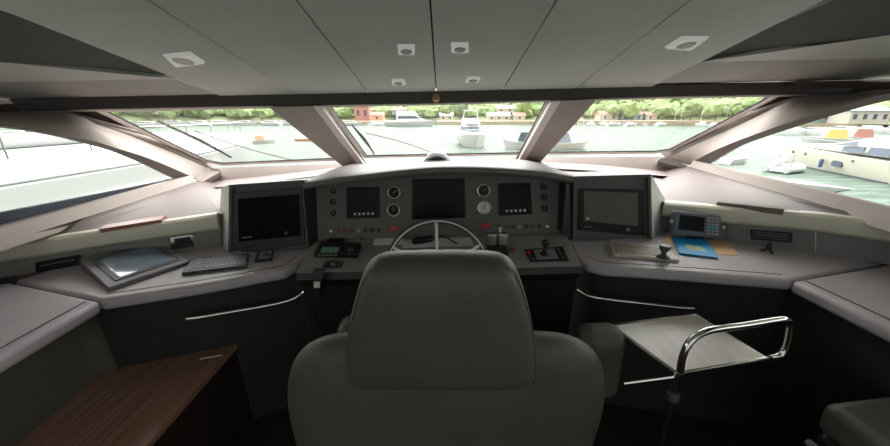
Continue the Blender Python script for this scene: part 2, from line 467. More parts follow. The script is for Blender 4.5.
for no, q in ((29, [(208, 167.5), (217.5, 169), (218, 182), (197, 180)]), (30, [(668.5, 157), (661, 158.5), (660, 171), (688, 166)])):
    m = MB(); P_ = PSL if no == 29 else PSR
    a = [onp(*q[0], PW, off=.06), onp(*q[1], PW, off=.05), onp(*q[2], PW, off=.09), onp(*q[3], P_, off=.037)]
    m.hull2(a, [p+V((0, .05, -.03)) for p in a]); struct('trim_%d' % no, m, 'pillar', smooth=False)
for no, sg in ((31, -1), (32, 1)):
    m = MB(); m.box((sg*2.95, 2.30, 1.80), (1.3, .04, .26)); struct('trim_%d' % no, m, 'beam')
for sgn, P, a, b, arc, no, nm in ((-1, PSL, la, lb, arcL, 4, 'left'), (1, PSR, ra, rb, arcR, 5, 'right')):
    d = (b-a).normalized(); back = a+d*((a.y+1.2)/-d.y)
    topb = V((arc[0].x, -1.2, arc[0].z+.03)); topb = topb+P[1]*((P[0]-topb).dot(P[1]))
    pts = [p for p in arc]+[back, topb]
    m = MB(); m.prism(pts, -P[1]*.006); struct('window_%d' % no, m, 'glass', smooth=False)
    # sill: pale frame under the glass
    m = MB(); a2 = a+d*-.18
    inn = V((-sgn, 0, 0))
    ring = [[p+V((0, 0, .01)), p+V((0, 0, .01))+inn*.05, p+inn*.078+V((0, 0, -.05)), p+inn*.082-V((0, 0, .09)), p+V((0, 0, -.09))] for p in (a2, a, b, back)]
    m.loft(ring); struct('trim_%d' % (24 if sgn < 0 else 25), m, 'pillar', bevel=.008)
    # hull side below the window and above it aft
    m = MB(); m.prism([V((sgn*2.75, 3.6, 0)), V((sgn*2.75, 3.6, .92)), V((sgn*2.75, YB, .92)), V((sgn*2.75, YB, 0))], V((sgn*.05, 0, 0)))
    struct('wall_%s' % nm, m, 'leather_front')
    m = MB(); m.prism([a2+V((0, 0, -.08)), back+V((0, 0, -.08)), V((sgn*2.78, back.y, .93)), V((sgn*2.78, a2.y, .93))], V((0, 0, -.02)))
    struct('trim_%d' % (33 if sgn < 0 else 34), m, 'gelcoat')  # unseen plate added outside the sill to block a light leak
    m = MB(); m.prism([V((back.x, -1.2, 1.1)), V((back.x, YB, 1.1)), V((topb.x, YB, 2.6)), V((topb.x, -1.2, 2.6))], V((sgn*.05, 0, 0)))
    struct('wall_%s_aft' % nm, m, 'headliner_side')
    m = MB(); tp = [V((p.x, p.y, p.z)) for p in arc if p.y < 2.2][::-1]
    m.grid([[topb]+[arc[0]], [V((sgn*2.95, -1.2, 2.5)), V((sgn*2.95, arc[0].y, 2.05))]])
    struct('trim_%d' % (26 if sgn < 0 else 27), m, 'headliner_side')
# dark rubber strip at the foot of the left side window
m = MB(); q0 = onp(174, 178.5, PSL, off=-.008); q1 = onp(0, 213, PSL, off=-.008); q2 = onp(0, 230, PSL, off=-.008)
m.prism([q0, q1+(q1-q0), q2+(q2-q0)*1.0], -PSL[1]*.01)
struct('trim_28', m, 'stripe_dark', smooth=False)

m = MB(); m.prism([V((-2.9, YB, 0)), V((2.9, YB, 0)), V((2.9, 3.6, 0)), V((-2.9, 3.6, 0))], V((0, 0, -.05)))
struct('floor', m, 'carpet')
m = MB()   # unseen aft wall, opened wide to let sky light onto the ceiling
for x0, x1, z0, z1 in ((-3, -2.3, 0, 3.0), (2.3, 3, 0, 3.0), (-2.3, 2.3, 2.5, 3.0)):
    m.box(((x0+x1)/2, YB-.03, (z0+z1)/2), (x1-x0, .05, z1-z0))
struct('wall_back', m, 'headliner_side')
m = MB(); m.prism([V((-2.75, 3.6, 0)), V((2.75, 3.6, 0)), V((2.75, 3.6, 1.0)), V((-2.75, 3.6, 1.0))], V((0, .05, 0)))
struct('wall_front', m, 'leather_front')

# ------------------------------------------------------------------ ceiling lights
def quad_on(px, pl, off=0): return [onp(u, v, pl, off=off) for u, v in px]
def downlight(px, label, group, big):
    q = quad_on(px, PC); c = sum(q, V())/4
    t = thing('ceiling_light', c, label, 'ceiling light', group)
    m = MB(); q2 = [c+(p-c)*1.0 for p in q]; q1 = [c+(p-c)*.86+nC*.012 for p in q]
    m.hull2([p-nC*.0 for p in q2], q1); build('frame', m, 'frame_glow', t, bevel=.002)
    r = min((q[0]-q[1]).length, (q[1]-q[2]).length)*.33
    m = MB(); m.lathe(c+nC*.011, nC, [(r, 0), (r, .003), (r*.8, .006), (r*.6, .004), (0, .005)], 20)
    build('lens', m, 'key_light' if not big else 'frame_white', t)
downlight([(162, 54), (190, 51), (206, 62), (174, 66)], 'square white ceiling light above the left windshield pane, the larger kind', 'large square ceiling lights', 1)
downlight([(664, 47), (681, 36), (710, 36), (692, 49)], 'square white ceiling light above the right windshield pane, the larger kind', 'large square ceiling lights', 1)
downlight([(397, 44), (415, 44), (415, 53), (398, 53)], 'small white ceiling light left of the centre seam, the one nearer the seat', 'small square ceiling lights', 0)
downlight([(451, 42), (468.5, 42), (469, 51), (451, 51)], 'small white ceiling light right of the centre seam, the one nearer the seat', 'small square ceiling lights', 0)
downlight([(391, 78.5), (404, 78.5), (406, 83.5), (392, 83.5)], 'small white ceiling light left of the centre seam, close to the header beam', 'small square ceiling lights', 0)
downlight([(468, 76), (481, 76), (479, 81), (465, 81)], 'small white ceiling light right of the centre seam, close to the header beam', 'small square ceiling lights', 0)

# ================================================================== DASHBOARD AND CONSOLE
ZD = .88
# fascia planes at the back of the desks
FL = plane(onz(75, 266, ZD), onz(218, 247, ZD), onz(75, 266, ZD)+ZN)
FR = plane(onz(727, 240, ZD), onz(885, 264, ZD), onz(727, 240, ZD)+ZN)
# raised dash deck from the rails to the windows
def zof(u, v, z): return onz(u, v, z)
def deckmesh(sgn):
    m = MB()
    if sgn < 0:
        near = [onp(u, v, FL) for u, v in ((0, 246), (60, 237.5), (140, 225.5), (221, 214))]
        near = [p+V((0, .01, 0)) for p in near]
        far = [la+(lb-la)*1.0+V((.075, 0, -.05)), la+(lb-la)*.7+V((.075, 0, -.05)), la+(lb-la)*.3+V((.075, 0, -.05)), la+(lb-la)*-.12+V((.08, 0, -.045))]
    else:
        near = [onp(u, v, FR) for u, v in ((862, 220), (800, 212), (730, 206.5), (660, 202))]
        near = [p+V((0, .01, 0)) for p in near]
        far = [ra+(rb-ra)*t_+V((-.075, 0, -.05)) for t_ in (.88, .6, .3)]+[ra+(rb-ra)*-.12+V((-.08, 0, -.045))]
    m.grid([[p-V((0, 0, .25)) for p in near], near, [a.lerp(b, .5)+V((0, 0, .012)) for a, b in zip(near, far)], far])
    corner_n, corner_f = near[3], far[3]
    xin = sgn*.62
    mid_n = V((xin, near[3].y+.02, 1.12)); wb = ony(340, 167, onw(340, 163.5).y-.02) if sgn < 0 else ony(520, 160.5, onw(520, 158).y-.02); wb = wb+V((0, .02, -.004))
    wc = ony(214, 180.5, onw(212, 168.5).y-.02) if sgn < 0 else ony(664, 170.5, onw(665, 156.5).y-.02)
    n1 = [corner_n, V((lerp(corner_n.x, xin, .6), near[3].y, 1.14)), mid_n]
    f1 = [corner_f, wc, wb]
    m.grid([n1, f1])
    return m
t = thing('dashboard', (0, 2.6, 1.0), 'pinkish grey leather dashboard deck running under the windshield, behind the console', 'dashboard')
build('side_deck', deckmesh(-1), 'leather_dash', t)
build('side_deck', deckmesh(1), 'leather_dash', t)
# cowl running along the foot of the windshield
def wpt(u, v, off=0): return onw(u, v, off)
rowA = [wpt(u, v) for u, v in ((212, 168.5), (250, 166.5), (340, 163.5), (437, 160), (520, 158), (600, 157), (665, 156.5))]
vlow = (180.5, 177, 167, 162.5, 160.5, 164.5, 170.5)
rowB = [ony(px_, v_, a.y-.02) for px_, v_, a in zip((214, 250, 340, 437, 520, 600, 664), vlow, rowA)]
rowC = [V((b.x*.97, b.y-.55, min(b.z+.01, 1.205))) for b in rowB]
m = MB(); m.grid([rowA, rowB]); build('riser', m, 'pillar', t)
m = MB(); m.grid([[b+V((0, .01, 0)) for b in rowB], rowC]); build('cowl', m, 'leather_dash', t)
# wooden slots on the deck
def strip_on(px, name, label, mt, P):
    q = [onp(u, v, P, off=.004) for u, v in px]
    m = MB(); m.prism(q, P[1]*-.03); o = build(name, m, mt, t); o['label'] = label
PDL = plane(onp(60, 237.5, FL), onp(221, 214, FL), la+(lb-la)*.3+V((.075, 0, -.05)))
strip_on([(99, 229), (104, 225), (166, 215), (161, 219.5)], 'slot', 'brown wooden slot strip', 'wood_strip', (PDL[0]+V((0, 0, .019)), PDL[1]))
PDR = plane(onp(815, 214, FR), onp(660, 202, FR), ra+(rb-ra)*.3+V((-.075, 0, -.05)))
strip_on([(717, 202), (722, 201.2), (785, 207), (784, 209.3)], 'slot', 'dark slot strip', 'pillar_dark', (PDR[0]+V((0, 0, .019)), PDR[1]))

# fascia and padded rail along the back of each desk
def fascia(P, desk, under, railtop, sgn, label, mt):
    base = [onp(u, v, P) for u, v in desk]; t = thing('side_fascia', (base[0]+base[-1])/2, label, 'dashboard panel')
    top = [onp(u, v, P) for u, v in under]; rt = [onp(u, v, P, off=.03) for u, v in railtop]
    for b in base: b.z = min(b.z, ZD)
    m = MB(); m.prism([*base, *top[::-1]], -P[1]*.03); build('panel', m, mt, t)
    m = MB(); ring = []
    for a, b in zip(top, rt):
        h = b.z-a.z; n = P[1]; a = V(a)
        ring.append([a+n*.01, a+n*.028+ZN*h*.15, a+n*.035+ZN*h*.5, a+n*.03+ZN*h*.85, a+n*.01+ZN*h, a-n*.04+ZN*h, a-n*.04])
    m.loft(ring); build('padded_rail', m, 'cream', t, bevel=.004)
    return t
fl = fascia(FL, [(-40, 282.5), (0, 278), (75, 266), (110, 262), (221, 247)], [(-40, 268), (0, 262), (75, 251), (110, 245), (221, 229)], [(-40, 251), (0, 245), (75, 235), (110, 230), (221, 214)], -1,
            'grey fascia with cream padded rail behind the left desk', 'fascia')
fr_ = fascia(FR, [(935, 270), (890, 264), (815, 253), (727, 240), (662, 231)], [(935, 248), (890, 242), (815, 231), (727, 223), (662, 215.5)], [(935, 229), (890, 223.5), (815, 214), (727, 207.5), (662, 202)], 1,
             'grey fascia with cream padded rail behind the right desk', 'fascia_right')
def onF(P, u, v, o=0): return onp(u, v, P, off=o)
def rect_part(name, P, px, depth, m_, parent, bevel=.002, off=0):
    m = MB(); m.prism([onp(u, v, P, off=off) for u, v in px], P[1]*depth); return build(name, m, m_, parent, bevel=bevel)
# left air vent: black slot with chrome lever
v_ = rect_part('air_vent', FL, [(36, 262), (81, 254), (82, 264), (37, 272)], .012, 'plastic_black', fl, .004); v_['label'] = 'black slotted vent left of the touch display'
m = MB(); m.tube([onF(FL, 41, 266, .02), onF(FL, 55, 263, .024), onF(FL, 75, 259.5, .02)], .004)
build('lever', m, 'chrome', v_)
v_ = rect_part('cup_latch', FL, [(170, 237), (193, 234), (195, 247), (172, 250)], .008, 'chrome', fl, .003); v_['label'] = 'chrome recessed latch'
m = MB(); m.prism([onF(FL, u, v, .0085) for u, v in ((174, 239), (190, 236.5), (191, 243), (176, 245))], FL[1]*.003); build('recess', m, 'plastic_black', v_)
v_ = rect_part('air_vent', FR, [(750, 229), (792, 232.5), (792, 242.5), (751, 239)], .012, 'plastic_black', fr_, .004); v_['label'] = 'black slotted vent'
for k in range(3):
    m = MB(); m.tube([onF(FR, 753, 231.5+k*2.6, .015), onF(FR, 789, 234.7+k*2.6, .015)], .002, 6); build('slat', m, 'plastic_grey', v_)
rect_part('trim_strip', FR, [(815, 231.5), (816, 231.5), (816, 252), (815, 252)], .003, 'frame_white', fr_, 0)
rect_part('trim_strip', FR, [(726, 222.5), (727, 222.5), (727, 240), (726, 240)], .002, 'plastic_dark', fr_, 0)

# side desks
def offset_in(pts, d, c):
    return [p+(c-p).normalized()*d for p in pts]
def desk(px, label, ext, front, mts):
    top = [onz(u, v, ZD) for u, v in px]
    c = sum(top, V())/len(top)
    t = thing('side_desk', (c.x, c.y, 0), label, 'desk')
    m = MB(); T = .055
    m.prism([p-V((0, 0, T)) for p in top], V((0, 0, T)))
    o = build('desktop', m, 'leather_desk', t, bevel=.018, seg=4)
    return t, top, c
# front edges (left to right in the photo), then back corner points
Lfront = [(312, 246), (306, 257), (296, 264), (284, 270), (200, 285), (100, 300)]
tL, topL, cL = desk(Lfront+[(13, 281), (75, 262), (222, 243), (300, 236)], 'left grey leather desk holding the touch display and keyboard', None, None, None)
Rfront = [(568, 240), (577, 256), (588, 263), (605, 267), (640, 269), (700, 273), (791, 280)]
tR, topR, cR = desk(Rfront+[(884, 262), (727, 238), (664, 230), (590, 228)], 'right grey leather desk holding the cream keyboard and blue booklet', None, None, None)
def edge_seam(top, n0, n1, c, parent):
    P = []
    for i in range(n0, n1):
        q = top[min(i+1, n1-1)]-top[max(i-1, n0)]; n = V((-q.y, q.x, 0)).normalized()
        if n.dot(c-top[i]) < 0: n = -n
        P.append(V((top[i].x, top[i].y, ZD+.0004))+n*.055)
    m = MB(); m.tube(P, .0016, 5); build('edge_seam', m, 'seam', parent)
edge_seam(topL, 1, 6, cL, tL); edge_seam(topR, 1, 7, cR, tR)
def wing(px, label, parent_name='wing_desk'):
    top = [onz(u, v, ZD-.002) for u, v in px]; c = sum(top, V())/len(top)
    t = thing('wing_desk', (c.x, c.y, 0), label, 'desk')
    m = MB(); m.prism([p-V((0, 0, .055)) for p in top], V((0, 0, .055))); build('desktop', m, 'leather_desk', t, bevel=.018, seg=4)
    return t, top
wL, wtL = wing([(99.5, 301), (0, 358), (-260, 508), (-230, 318), (11, 282)], 'empty grey leather wing desk at the left edge, beside the left desk')
wR, wtR = wing([(792, 281), (890, 328), (1120, 440), (1130, 308), (886, 264)], 'empty grey leather wing desk at the right edge, beside the right desk')
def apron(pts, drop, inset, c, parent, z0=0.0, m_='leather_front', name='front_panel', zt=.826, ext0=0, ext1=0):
    """curved vertical panel under the front edge"""
    P = []
    for i, p in enumerate(pts):
        q = pts[min(i+1, len(pts)-1)]-pts[max(i-1, 0)]; n = V((-q.y, q.x, 0)).normalized()
        if n.dot(c-p) < 0: n = -n
        P.append(V((p.x, p.y, 0))+n*inset)
    P[0] = P[0]+(P[0]-P[1]).normalized()*ext0; P[-1] = P[-1]+(P[-1]-P[-2]).normalized()*ext1
    m = MB(); c2 = [p+(V((c.x, c.y, 0))-p).normalized()*.03 for p in P]
    m.loft([[V((a.x, a.y, z0)), V((b.x, b.y, z0)), V((b.x, b.y, zt)), V((a.x, a.y, zt))] for a, b in zip(P, c2)])
    build(name, m, m_, parent); return P
apL = apron(topL[:6], 0, .05, cL, tL, ext1=.06)
apR = apron(topR[:7], 0, .05, cR, tR, ext1=.06)
edge_seam(wtL, 0, 3, (wtL[3]+wtL[4])/2, wL); edge_seam(wtR, 0, 3, (wtR[3]+wtR[4])/2, wR)
apWL = apron([wtL[0], wtL[1], wtL[2]], 0, .11, (wtL[3]+wtL[4])/2, wL, m_='leather_seat', ext0=.10)
apWR = apron([wtR[0], wtR[1], wtR[2]], 0, .04, (wtR[3]+wtR[4])/2, wR, ext0=.06)
# piping line on wing panel
# chrome grab rails in front of the desks
def grab(px, y, parent, endturn):
    pts = [onp(u, v, pl_) for (u, v), pl_ in zip(px, y)]
    pts = smoothline(pts, 16)
    d0 = endturn
    m = MB(); m.tube([pts[0]+d0]+pts+[pts[-1]+d0], .009, 10); build('grab_rail', m, 'chrome', parent)
PGL = plane(V((apL[4].x, apL[4].y-.05, 0)), V((apL[3].x, apL[3].y-.05, 0)), V((apL[4].x, apL[4].y-.05, 1)))
PGR = plane(V((apR[3].x, apR[3].y-.05, 0)), V((apR[6].x, apR[6].y-.05, 0)), V((apR[3].x, apR[3].y-.05, 1)))
grab([(188, 319), (230, 312), (270, 305), (290, 300), (300, 295)], [PGL]*5, tL, V((0, .06, 0)))
grab([(578, 290), (586, 295), (605, 299), (650, 304), (693, 309)], [PGR]*5, tR, V((0, .05, 0)))

# glossy wooden bench under the left desk
zb = .5
q = [onz(236, 344, zb), onz(145, 446, zb)]
d = (q[1]-q[0]); f0 = q[0]+d*-.12; f1 = q[0]+d*2.2
t = thing('wooden_plinth', ((f0.x+f1.x)/2-.5, (f0.y+f1.y)/2, 0), 'glossy brown wooden plinth on the floor under the left desk', 'plinth')
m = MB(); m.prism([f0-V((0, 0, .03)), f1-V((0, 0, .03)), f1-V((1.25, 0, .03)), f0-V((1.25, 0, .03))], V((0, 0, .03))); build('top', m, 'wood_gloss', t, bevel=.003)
m = MB(); m.prism([V((f0.x-.008, f0.y, 0)), V((f1.x-.008, f1.y, 0)), V((f1.x-1.2, f1.y, 0)), V((f0.x-1.2, f0.y, 0))], V((0, 0, zb-.03))); build('body', m, 'wood_shade', t)
m = MB(); m.tube([onz(200, 359, zb+.004), onz(222, 355, zb+.004)], .0025, 6); build('inlay_strip', m, 'steel', t)

# ------------------------------------------------------------------ helm console
con = thing('helm_console', (0.03, 1.9, 0), 'dark grey helm console with curved hood, three displays and round gauges', 'console')
lipv = [(303, 183), (335, 178), (365, 174.5), (400, 170.5), (437, 167.5), (475, 167.3), (510, 169), (540, 171.5), (574, 176.5)]
lip = [ony(u, v, 1.80) for u, v in lipv]
lipn = [ony(u, v+8.2, 1.79) for u, v in lipv]
us = smoothline(lip, 24); un = smoothline(lipn, 24)
PP = plane(V((0, 1.92, 1.27)), V((1, 1.92, 1.27)), V((0, 1.85, .93)))       # instrument face
m = MB()
inn = [p+V((0, .115, .012)) for p in un]
back = [V((lerp(p.x, .03, -.03), 2.45, lerp(p.z, 1.235, .45))) for p in us]
back2 = [V((lerp(p.x, .03, -.06), 3.0, 1.215)) for p in us]
r0 = [p+V((0, .012, -.003)) for p in un]
r1 = [p.lerp(q_, .5)+V((0, -.012, 0)) for p, q_ in zip(un, us)]
r2 = [p+V((0, .02, .006)) for p in us]
m.grid([inn, r0, r1, us, r2, back, back2])
hd = build('hood', m, 'leather_hood', con, sub=1)
# panel
pp = [(308, 181), (316, 178), (381, 170), (437, 167.5), (500, 168.5), (569, 174), (576, 176), (566, 232.5), (437, 237), (317, 240)]
m = MB(); m.prism([onp(u, v, PP) for u, v in pp], -PP[1]*.04); build('instrument_panel', m, 'panel', con)
# cheeks left and right of the panel
for px in ([(303, 186), (316, 182), (318, 241), (309, 250)], [(567, 178), (577, 180), (573, 240), (562, 233)]):
    m = MB(); m.hull2([ony(*px[0], 1.80), onp(*px[1], PP), onp(*px[2], PP), ony(*px[3], 1.78)], [p+V((0, .15, 0)) for p in [ony(*px[0], 1.80), onp(*px[1], PP), onp(*px[2], PP), ony(*px[3], 1.78)]])
    build('side_cheek', m, 'leather_black', con)
def PQ(u, v, o=0): return onp(u, v, PP, off=o)
nP = PP[1]
def display(px, squares):
    m = MB(); m.prism([PQ(u, v) for u, v in px], nP*.008); d = build('display', m, 'screen_black', con, bevel=.002)
    c = [PQ(u, v, .0085) for u, v in px]; cc = sum(c, V())/4
    for i in range(squares):
        u0 = px[3][0]+(px[2][0]-px[3][0])*(.24+.135*i); v0 = lerp(px[3][1], px[2][1], .2+.13*i)-4.2
        m = MB(); m.prism([PQ(u0+a, v0+b, .008) for a, b in ((-1.1, -1.1), (1.1, -1.1), (1.1, 1.1), (-1.1, 1.1))], nP*.0015); build('soft_key', m, 'key_white', d)
    return d
display([(347, 187.5), (379.5, 187), (380, 217.5), (347, 218.5)], 5)
dd = display([(412.5, 179), (464.5, 178.5), (465.5, 217.5), (412.5, 219.5)], 0); dd['label'] = 'large centre display'
display([(498, 183.5), (530, 183), (532, 214), (499, 215.5)], 5)
def gauge(u, v, rpx, dial='dial_dark'):
    c = PQ(u, v); r = (PQ(u+rpx, v)-c).length
    m = MB(); m.lathe(c, nP, [(r, 0), (r, .006), (r*.93, .010), (r*.82, .008), (r*.8, .004), (0, .004)], 24); gq = build('gauge', m, 'chrome_satin' if rpx > 5 else 'plastic_grey', con)
    m = MB(); m.lathe(c+nP*.0042, nP, [(r*.8, 0), (r*.8, .001), (0, .0012)], 24); d = build('dial', m, dial, gq)
    m = MB(); a = random.uniform(.5, 2.5); e = XN*math.cos(a)+ZN*math.sin(a); m.tube([c+nP*.007-e*r*.2, c+nP*.007+e*r*.6], .0008+r*.03, 5)
    build('needle', m, 'plastic_black' if dial == 'dial_white' else 'key_light', gq)
    return gq
for u, v in ((334, 191), (333.5, 202), (333.5, 213), (543.5, 186.5), (544, 197), (544.5, 208)): gauge(u, v, 4)
for u, v in ((394, 192.5), (393.5, 210), (483.5, 190.5)): gauge(u, v, 6.6)
gauge(484, 207.5, 6.9, 'dial_white')['label'] = 'white-faced gauge'
def lamp(u, v, r, m_):
    c = PQ(u, v); rr = (PQ(u+r, v)-c).length
    m = MB(); m.lathe(c, nP, [(rr, 0), (rr, .004), (rr*.7, .008), (0, .009)], 10); build('push_button', m, m_, con)
for i, u in enumerate((331, 338.5, 345.5, 352, 359, 365.5, 372, 379)): lamp(u, 231-.13*i, 1.9, ('steel', 'red_dull', 'red_dull', 'red_dull', 'key_light', 'plastic_black', 'plastic_black', 'plastic_black')[i])
for i, u in enumerate((499.5, 506.5, 513.5, 519.5, 526.5, 533, 539.5, 547)): lamp(u, 227-.1*i, 1.9, ('plastic_black', 'red_dull', 'plastic_dark', 'key_light', 'plastic_black', 'red_dull', 'plastic_black', 'steel')[i])
for u, v in ((394, 228.3), (485, 225.5)):
    m = MB(); m.prism([PQ(u+a, v+b) for a, b in ((-3.6, -2.2), (3.6, -2.2), (3.6, 2.2), (-3.6, 2.2))], nP*.008); build('warning_switch', m, 'red', con, bevel=.002)['label'] = 'red guarded switch'
# lower shelf
PL_ = plane(V((0, 1.86, .925)), V((1, 1.86, .925)), V((0, 1.50, .86)))
def QL(u, v, o=0): return onp(u, v, PL_, off=o)
nL = PL_[1]
sh = [(312, 239), (437, 235.5), (565, 231), (582, 266), (507, 268), (437, 270.5), (296, 273)]
m = MB(); m.prism([QL(u, v) for u, v in sh], -nL*.03); build('lower_shelf', m, 'shelf', con, bevel=.006)
fe = [QL(u, v) for u, v in ((296, 273), (437, 270.5), (582, 266))]
m = MB(); m.grid([fe, [p+V((0, -.01, -.035)) for p in fe], [p+V((0, .05, -.10)) for p in fe], [V((p.x, p.y+.10, 0)) for p in fe]]); build('kick_panel', m, 'leather_black', con)
def shelfbox(px, h, m_, parent, name, bevel=.003, off=0):
    m = MB(); m.prism([QL(u, v, off) for u, v in px], nL*h); return build(name, m, m_, parent, bevel=bevel)

# autopilot unit with green display on the shelf
def on_shelf(name, px, label, cat): 
    q = [QL(u, v) for u, v in px]; return thing(name, sum(q, V())/len(q), label, cat)
px = [(322, 245.5), (362, 247), (357.5, 258.5), (314.5, 257.5)]
t = on_shelf('autopilot_unit', px, 'black autopilot unit with green display left of the steering wheel', 'instrument')
shelfbox(px, .03, 'plastic_black', t, 'body', .006)
shelfbox([(323, 247), (340, 247.8), (337, 252.8), (320, 252.3)], .002, 'lcd_green', t, 'screen', 0, .03)
m = MB(); c = QL(351, 250.5, .03); m.lathe(c, nL, [(.018, 0), (.018, .012), (.014, .016), (0, .017)], 16); build('knob', m, 'plastic_dark', t)
for k in range(5): shelfbox([(318.5+k*4, 254.5), (321+k*4, 254.6), (320.4+k*4, 256), (318+k*4, 255.9)], .002, 'plastic_grey', t, 'button', 0, .03)
px = [(326, 261.5), (344, 262), (341.5, 268.5), (322.5, 268)]
t = on_shelf('key_switch_panel', px, 'grey key switch plate on the shelf below the autopilot unit', 'switch')
shelfbox(px, .006, 'plastic_dark', t, 'plate', .002)
m = MB(); m.lathe(QL(333.5, 265.3, .006), nL, [(.012, 0), (.012, .012), (.006, .014), (.005, .03), (0, .031)], 12); build('switch', m, 'steel', t)
# handset hanging under the shelf
px0 = ony(317, 272, 1.47); t = thing('radio_handset', px0, 'black corded radio handset with pale top hanging below the shelf edge, left of the seat', 'handset')
def yb(px, y, dep): 
    m = MB(); m.prism([ony(u, v, y) for u, v in px], V((0, dep, 0))); return m
build('body', yb([(312.5, 279), (321.5, 279), (320.5, 303), (313, 303)], 1.46, .035), 'plastic_black', t, bevel=.006)
build('top_cap', yb([(311.5, 272), (323, 272), (322, 280), (312.5, 280)], 1.45, .045), 'plastic_dark', t, bevel=.005)
build('display', yb([(313.5, 282), (320, 282), (319.5, 288), (313.8, 288)], 1.455, .006), 'key_white', t, bevel=.001)
m = MB(); m.tube(smoothline([ony(317, 303, 1.475), ony(316, 318, 1.47), ony(322, 328, 1.5), ony(330, 322, 1.55)], 14), .004, 6); build('cord', m, 'rubber', t)
# black panels behind autopilot
px = [(331, 238.5), (345, 238), (344, 242), (328, 243)]
for k, (px, nm, lb_) in enumerate((([(330, 238.5), (346, 238), (343, 243), (326, 243.5)], 'small_display_unit', 'small black unit at the back of the shelf behind the autopilot unit'),
                            ([(357, 237.5), (371, 237), (369, 241), (355, 241.5)], 'small_display_unit', 'small grey unit at the back of the shelf left of the paper sheet'))):
    t = on_shelf(nm, px, lb_, 'instrument'); shelfbox(px, .014, ('plastic_black', 'plastic_grey')[k], t, 'body', .003)
    c = sum([QL(u, v, .0145) for u, v in px], V())/4
    m = MB(); m.box(c, (.03, .012, .002)); build('display', m, 'screen_black', t)
px = [(375, 236), (404, 235), (404, 244.5), (373, 245)]
o = build('paper_sheet', MB().prism([QL(u, v, .001) for u, v in px], nL*.003), 'paper'); tag(o, 'pale paper sheet lying on the shelf left of the steering wheel hub', 'paper')
px = [(405, 240), (470, 238), (474, 246), (402, 248)]
o = build('paper_sheet', MB().prism([QL(u, v, .001) for u, v in px], nL*.004), 'paper'); tag(o, 'wide white sheet lying on the shelf behind the steering wheel', 'paper')
# black microphone handset lying behind the wheel
t = thing('microphone', QL(424, 242, .005), 'black hand microphone lying on the white sheet behind the steering wheel', 'microphone')
m = MB(); a, b = QL(412, 241.5, .025), QL(434, 238, .025)
m.tube([a, a.lerp(b, .15), a.lerp(b, .5), a.lerp(b, .85), b], [.012, .019, .02, .018, .01], 12); build('body', m, 'plastic_black', t)
m = MB(); m.tube(smoothline([b, b+V((.05, .0, .01)), b+V((.10, -.02, -.012)), b+V((.13, -.06, -.018))], 14), .004, 6); build('cord', m, 'rubber', t)

# throttle
t = on_shelf('throttle_control', [(486, 254), (508, 254), (508, 248), (486, 248)], 'engine throttle with chrome double lever right of the steering wheel', 'throttle')
tb = QL(497, 257)
def W(u, v, y): return ony(u, v, y)
yb0 = tb.y
m = MB(); m.prism([W(488, 246, yb0), W(508, 246, yb0), W(508.5, 257, yb0), W(488.5, 257, yb0)], V((0, .07, 0))); build('base', m, 'plastic_black', t, bevel=.008)
for a, b in ((487, 497), (498, 508)):
    m = MB(); m.prism([W(a, 234, yb0-.01), W(b, 234, yb0-.01), W(b, 246.5, yb0-.01), W(a, 246.5, yb0-.01)], V((0, .05, 0))); build('lever', m, 'steel', t, bevel=.008, seg=3)
m = MB(); m.tube([W(500, 235, yb0+.02), W(500, 228, yb0+.025)], .006); m.lathe(W(500, 228.5, yb0+.025), ZN, [(.009, 0), (.009, .008), (0, .012)], 10); build('top_button', m, 'key_white', t)
px = [(509, 246), (514.5, 245.5), (519, 253.5), (511, 254.5)]
t = on_shelf('switch_plate', px, 'small grey switch plate between the throttle and the joystick panel', 'switch'); shelfbox(px, .006, 'plastic_grey', t, 'plate', .002)
shelfbox([(511, 249), (514, 249), (515, 251), (512, 251)], .003, 'red', t, 'button', 0, .006)
# joystick panel
px = [(525, 250), (562, 247), (569, 261.5), (530, 262.5)]
t = on_shelf('joystick_panel', px, 'black thruster joystick panel with green buttons beside the throttle', 'joystick')
shelfbox(px, .006, 'plastic_black', t, 'plate', .003)
shelfbox([(533, 250.5), (554, 249), (558.5, 259), (537, 260)], .005, 'plastic_grey', t, 'inner_plate', .002, .006)
c = QL(545, 254, .011)
m = MB(); m.lathe(c, ZN, [(.028, 0), (.024, .006), (.013, .016), (.010, .022), (.0095, .045), (.018, .055), (.020, .066), (.014, .078), (0, .082)], 18); build('stick', m, 'plastic_black', t)
for k, (u, v) in enumerate(((528.5, 252.5), (530, 256), (532.5, 259.5), (557.5, 249.8), (560, 253.5), (562.5, 257.5))):
    shelfbox([(u-1.5, v-1), (u+2, v-1), (u+2.6, v+1.1), (u-1, v+1.1)], .004, 'red' if k == 0 else 'green_button', t, 'button', .001, .006)

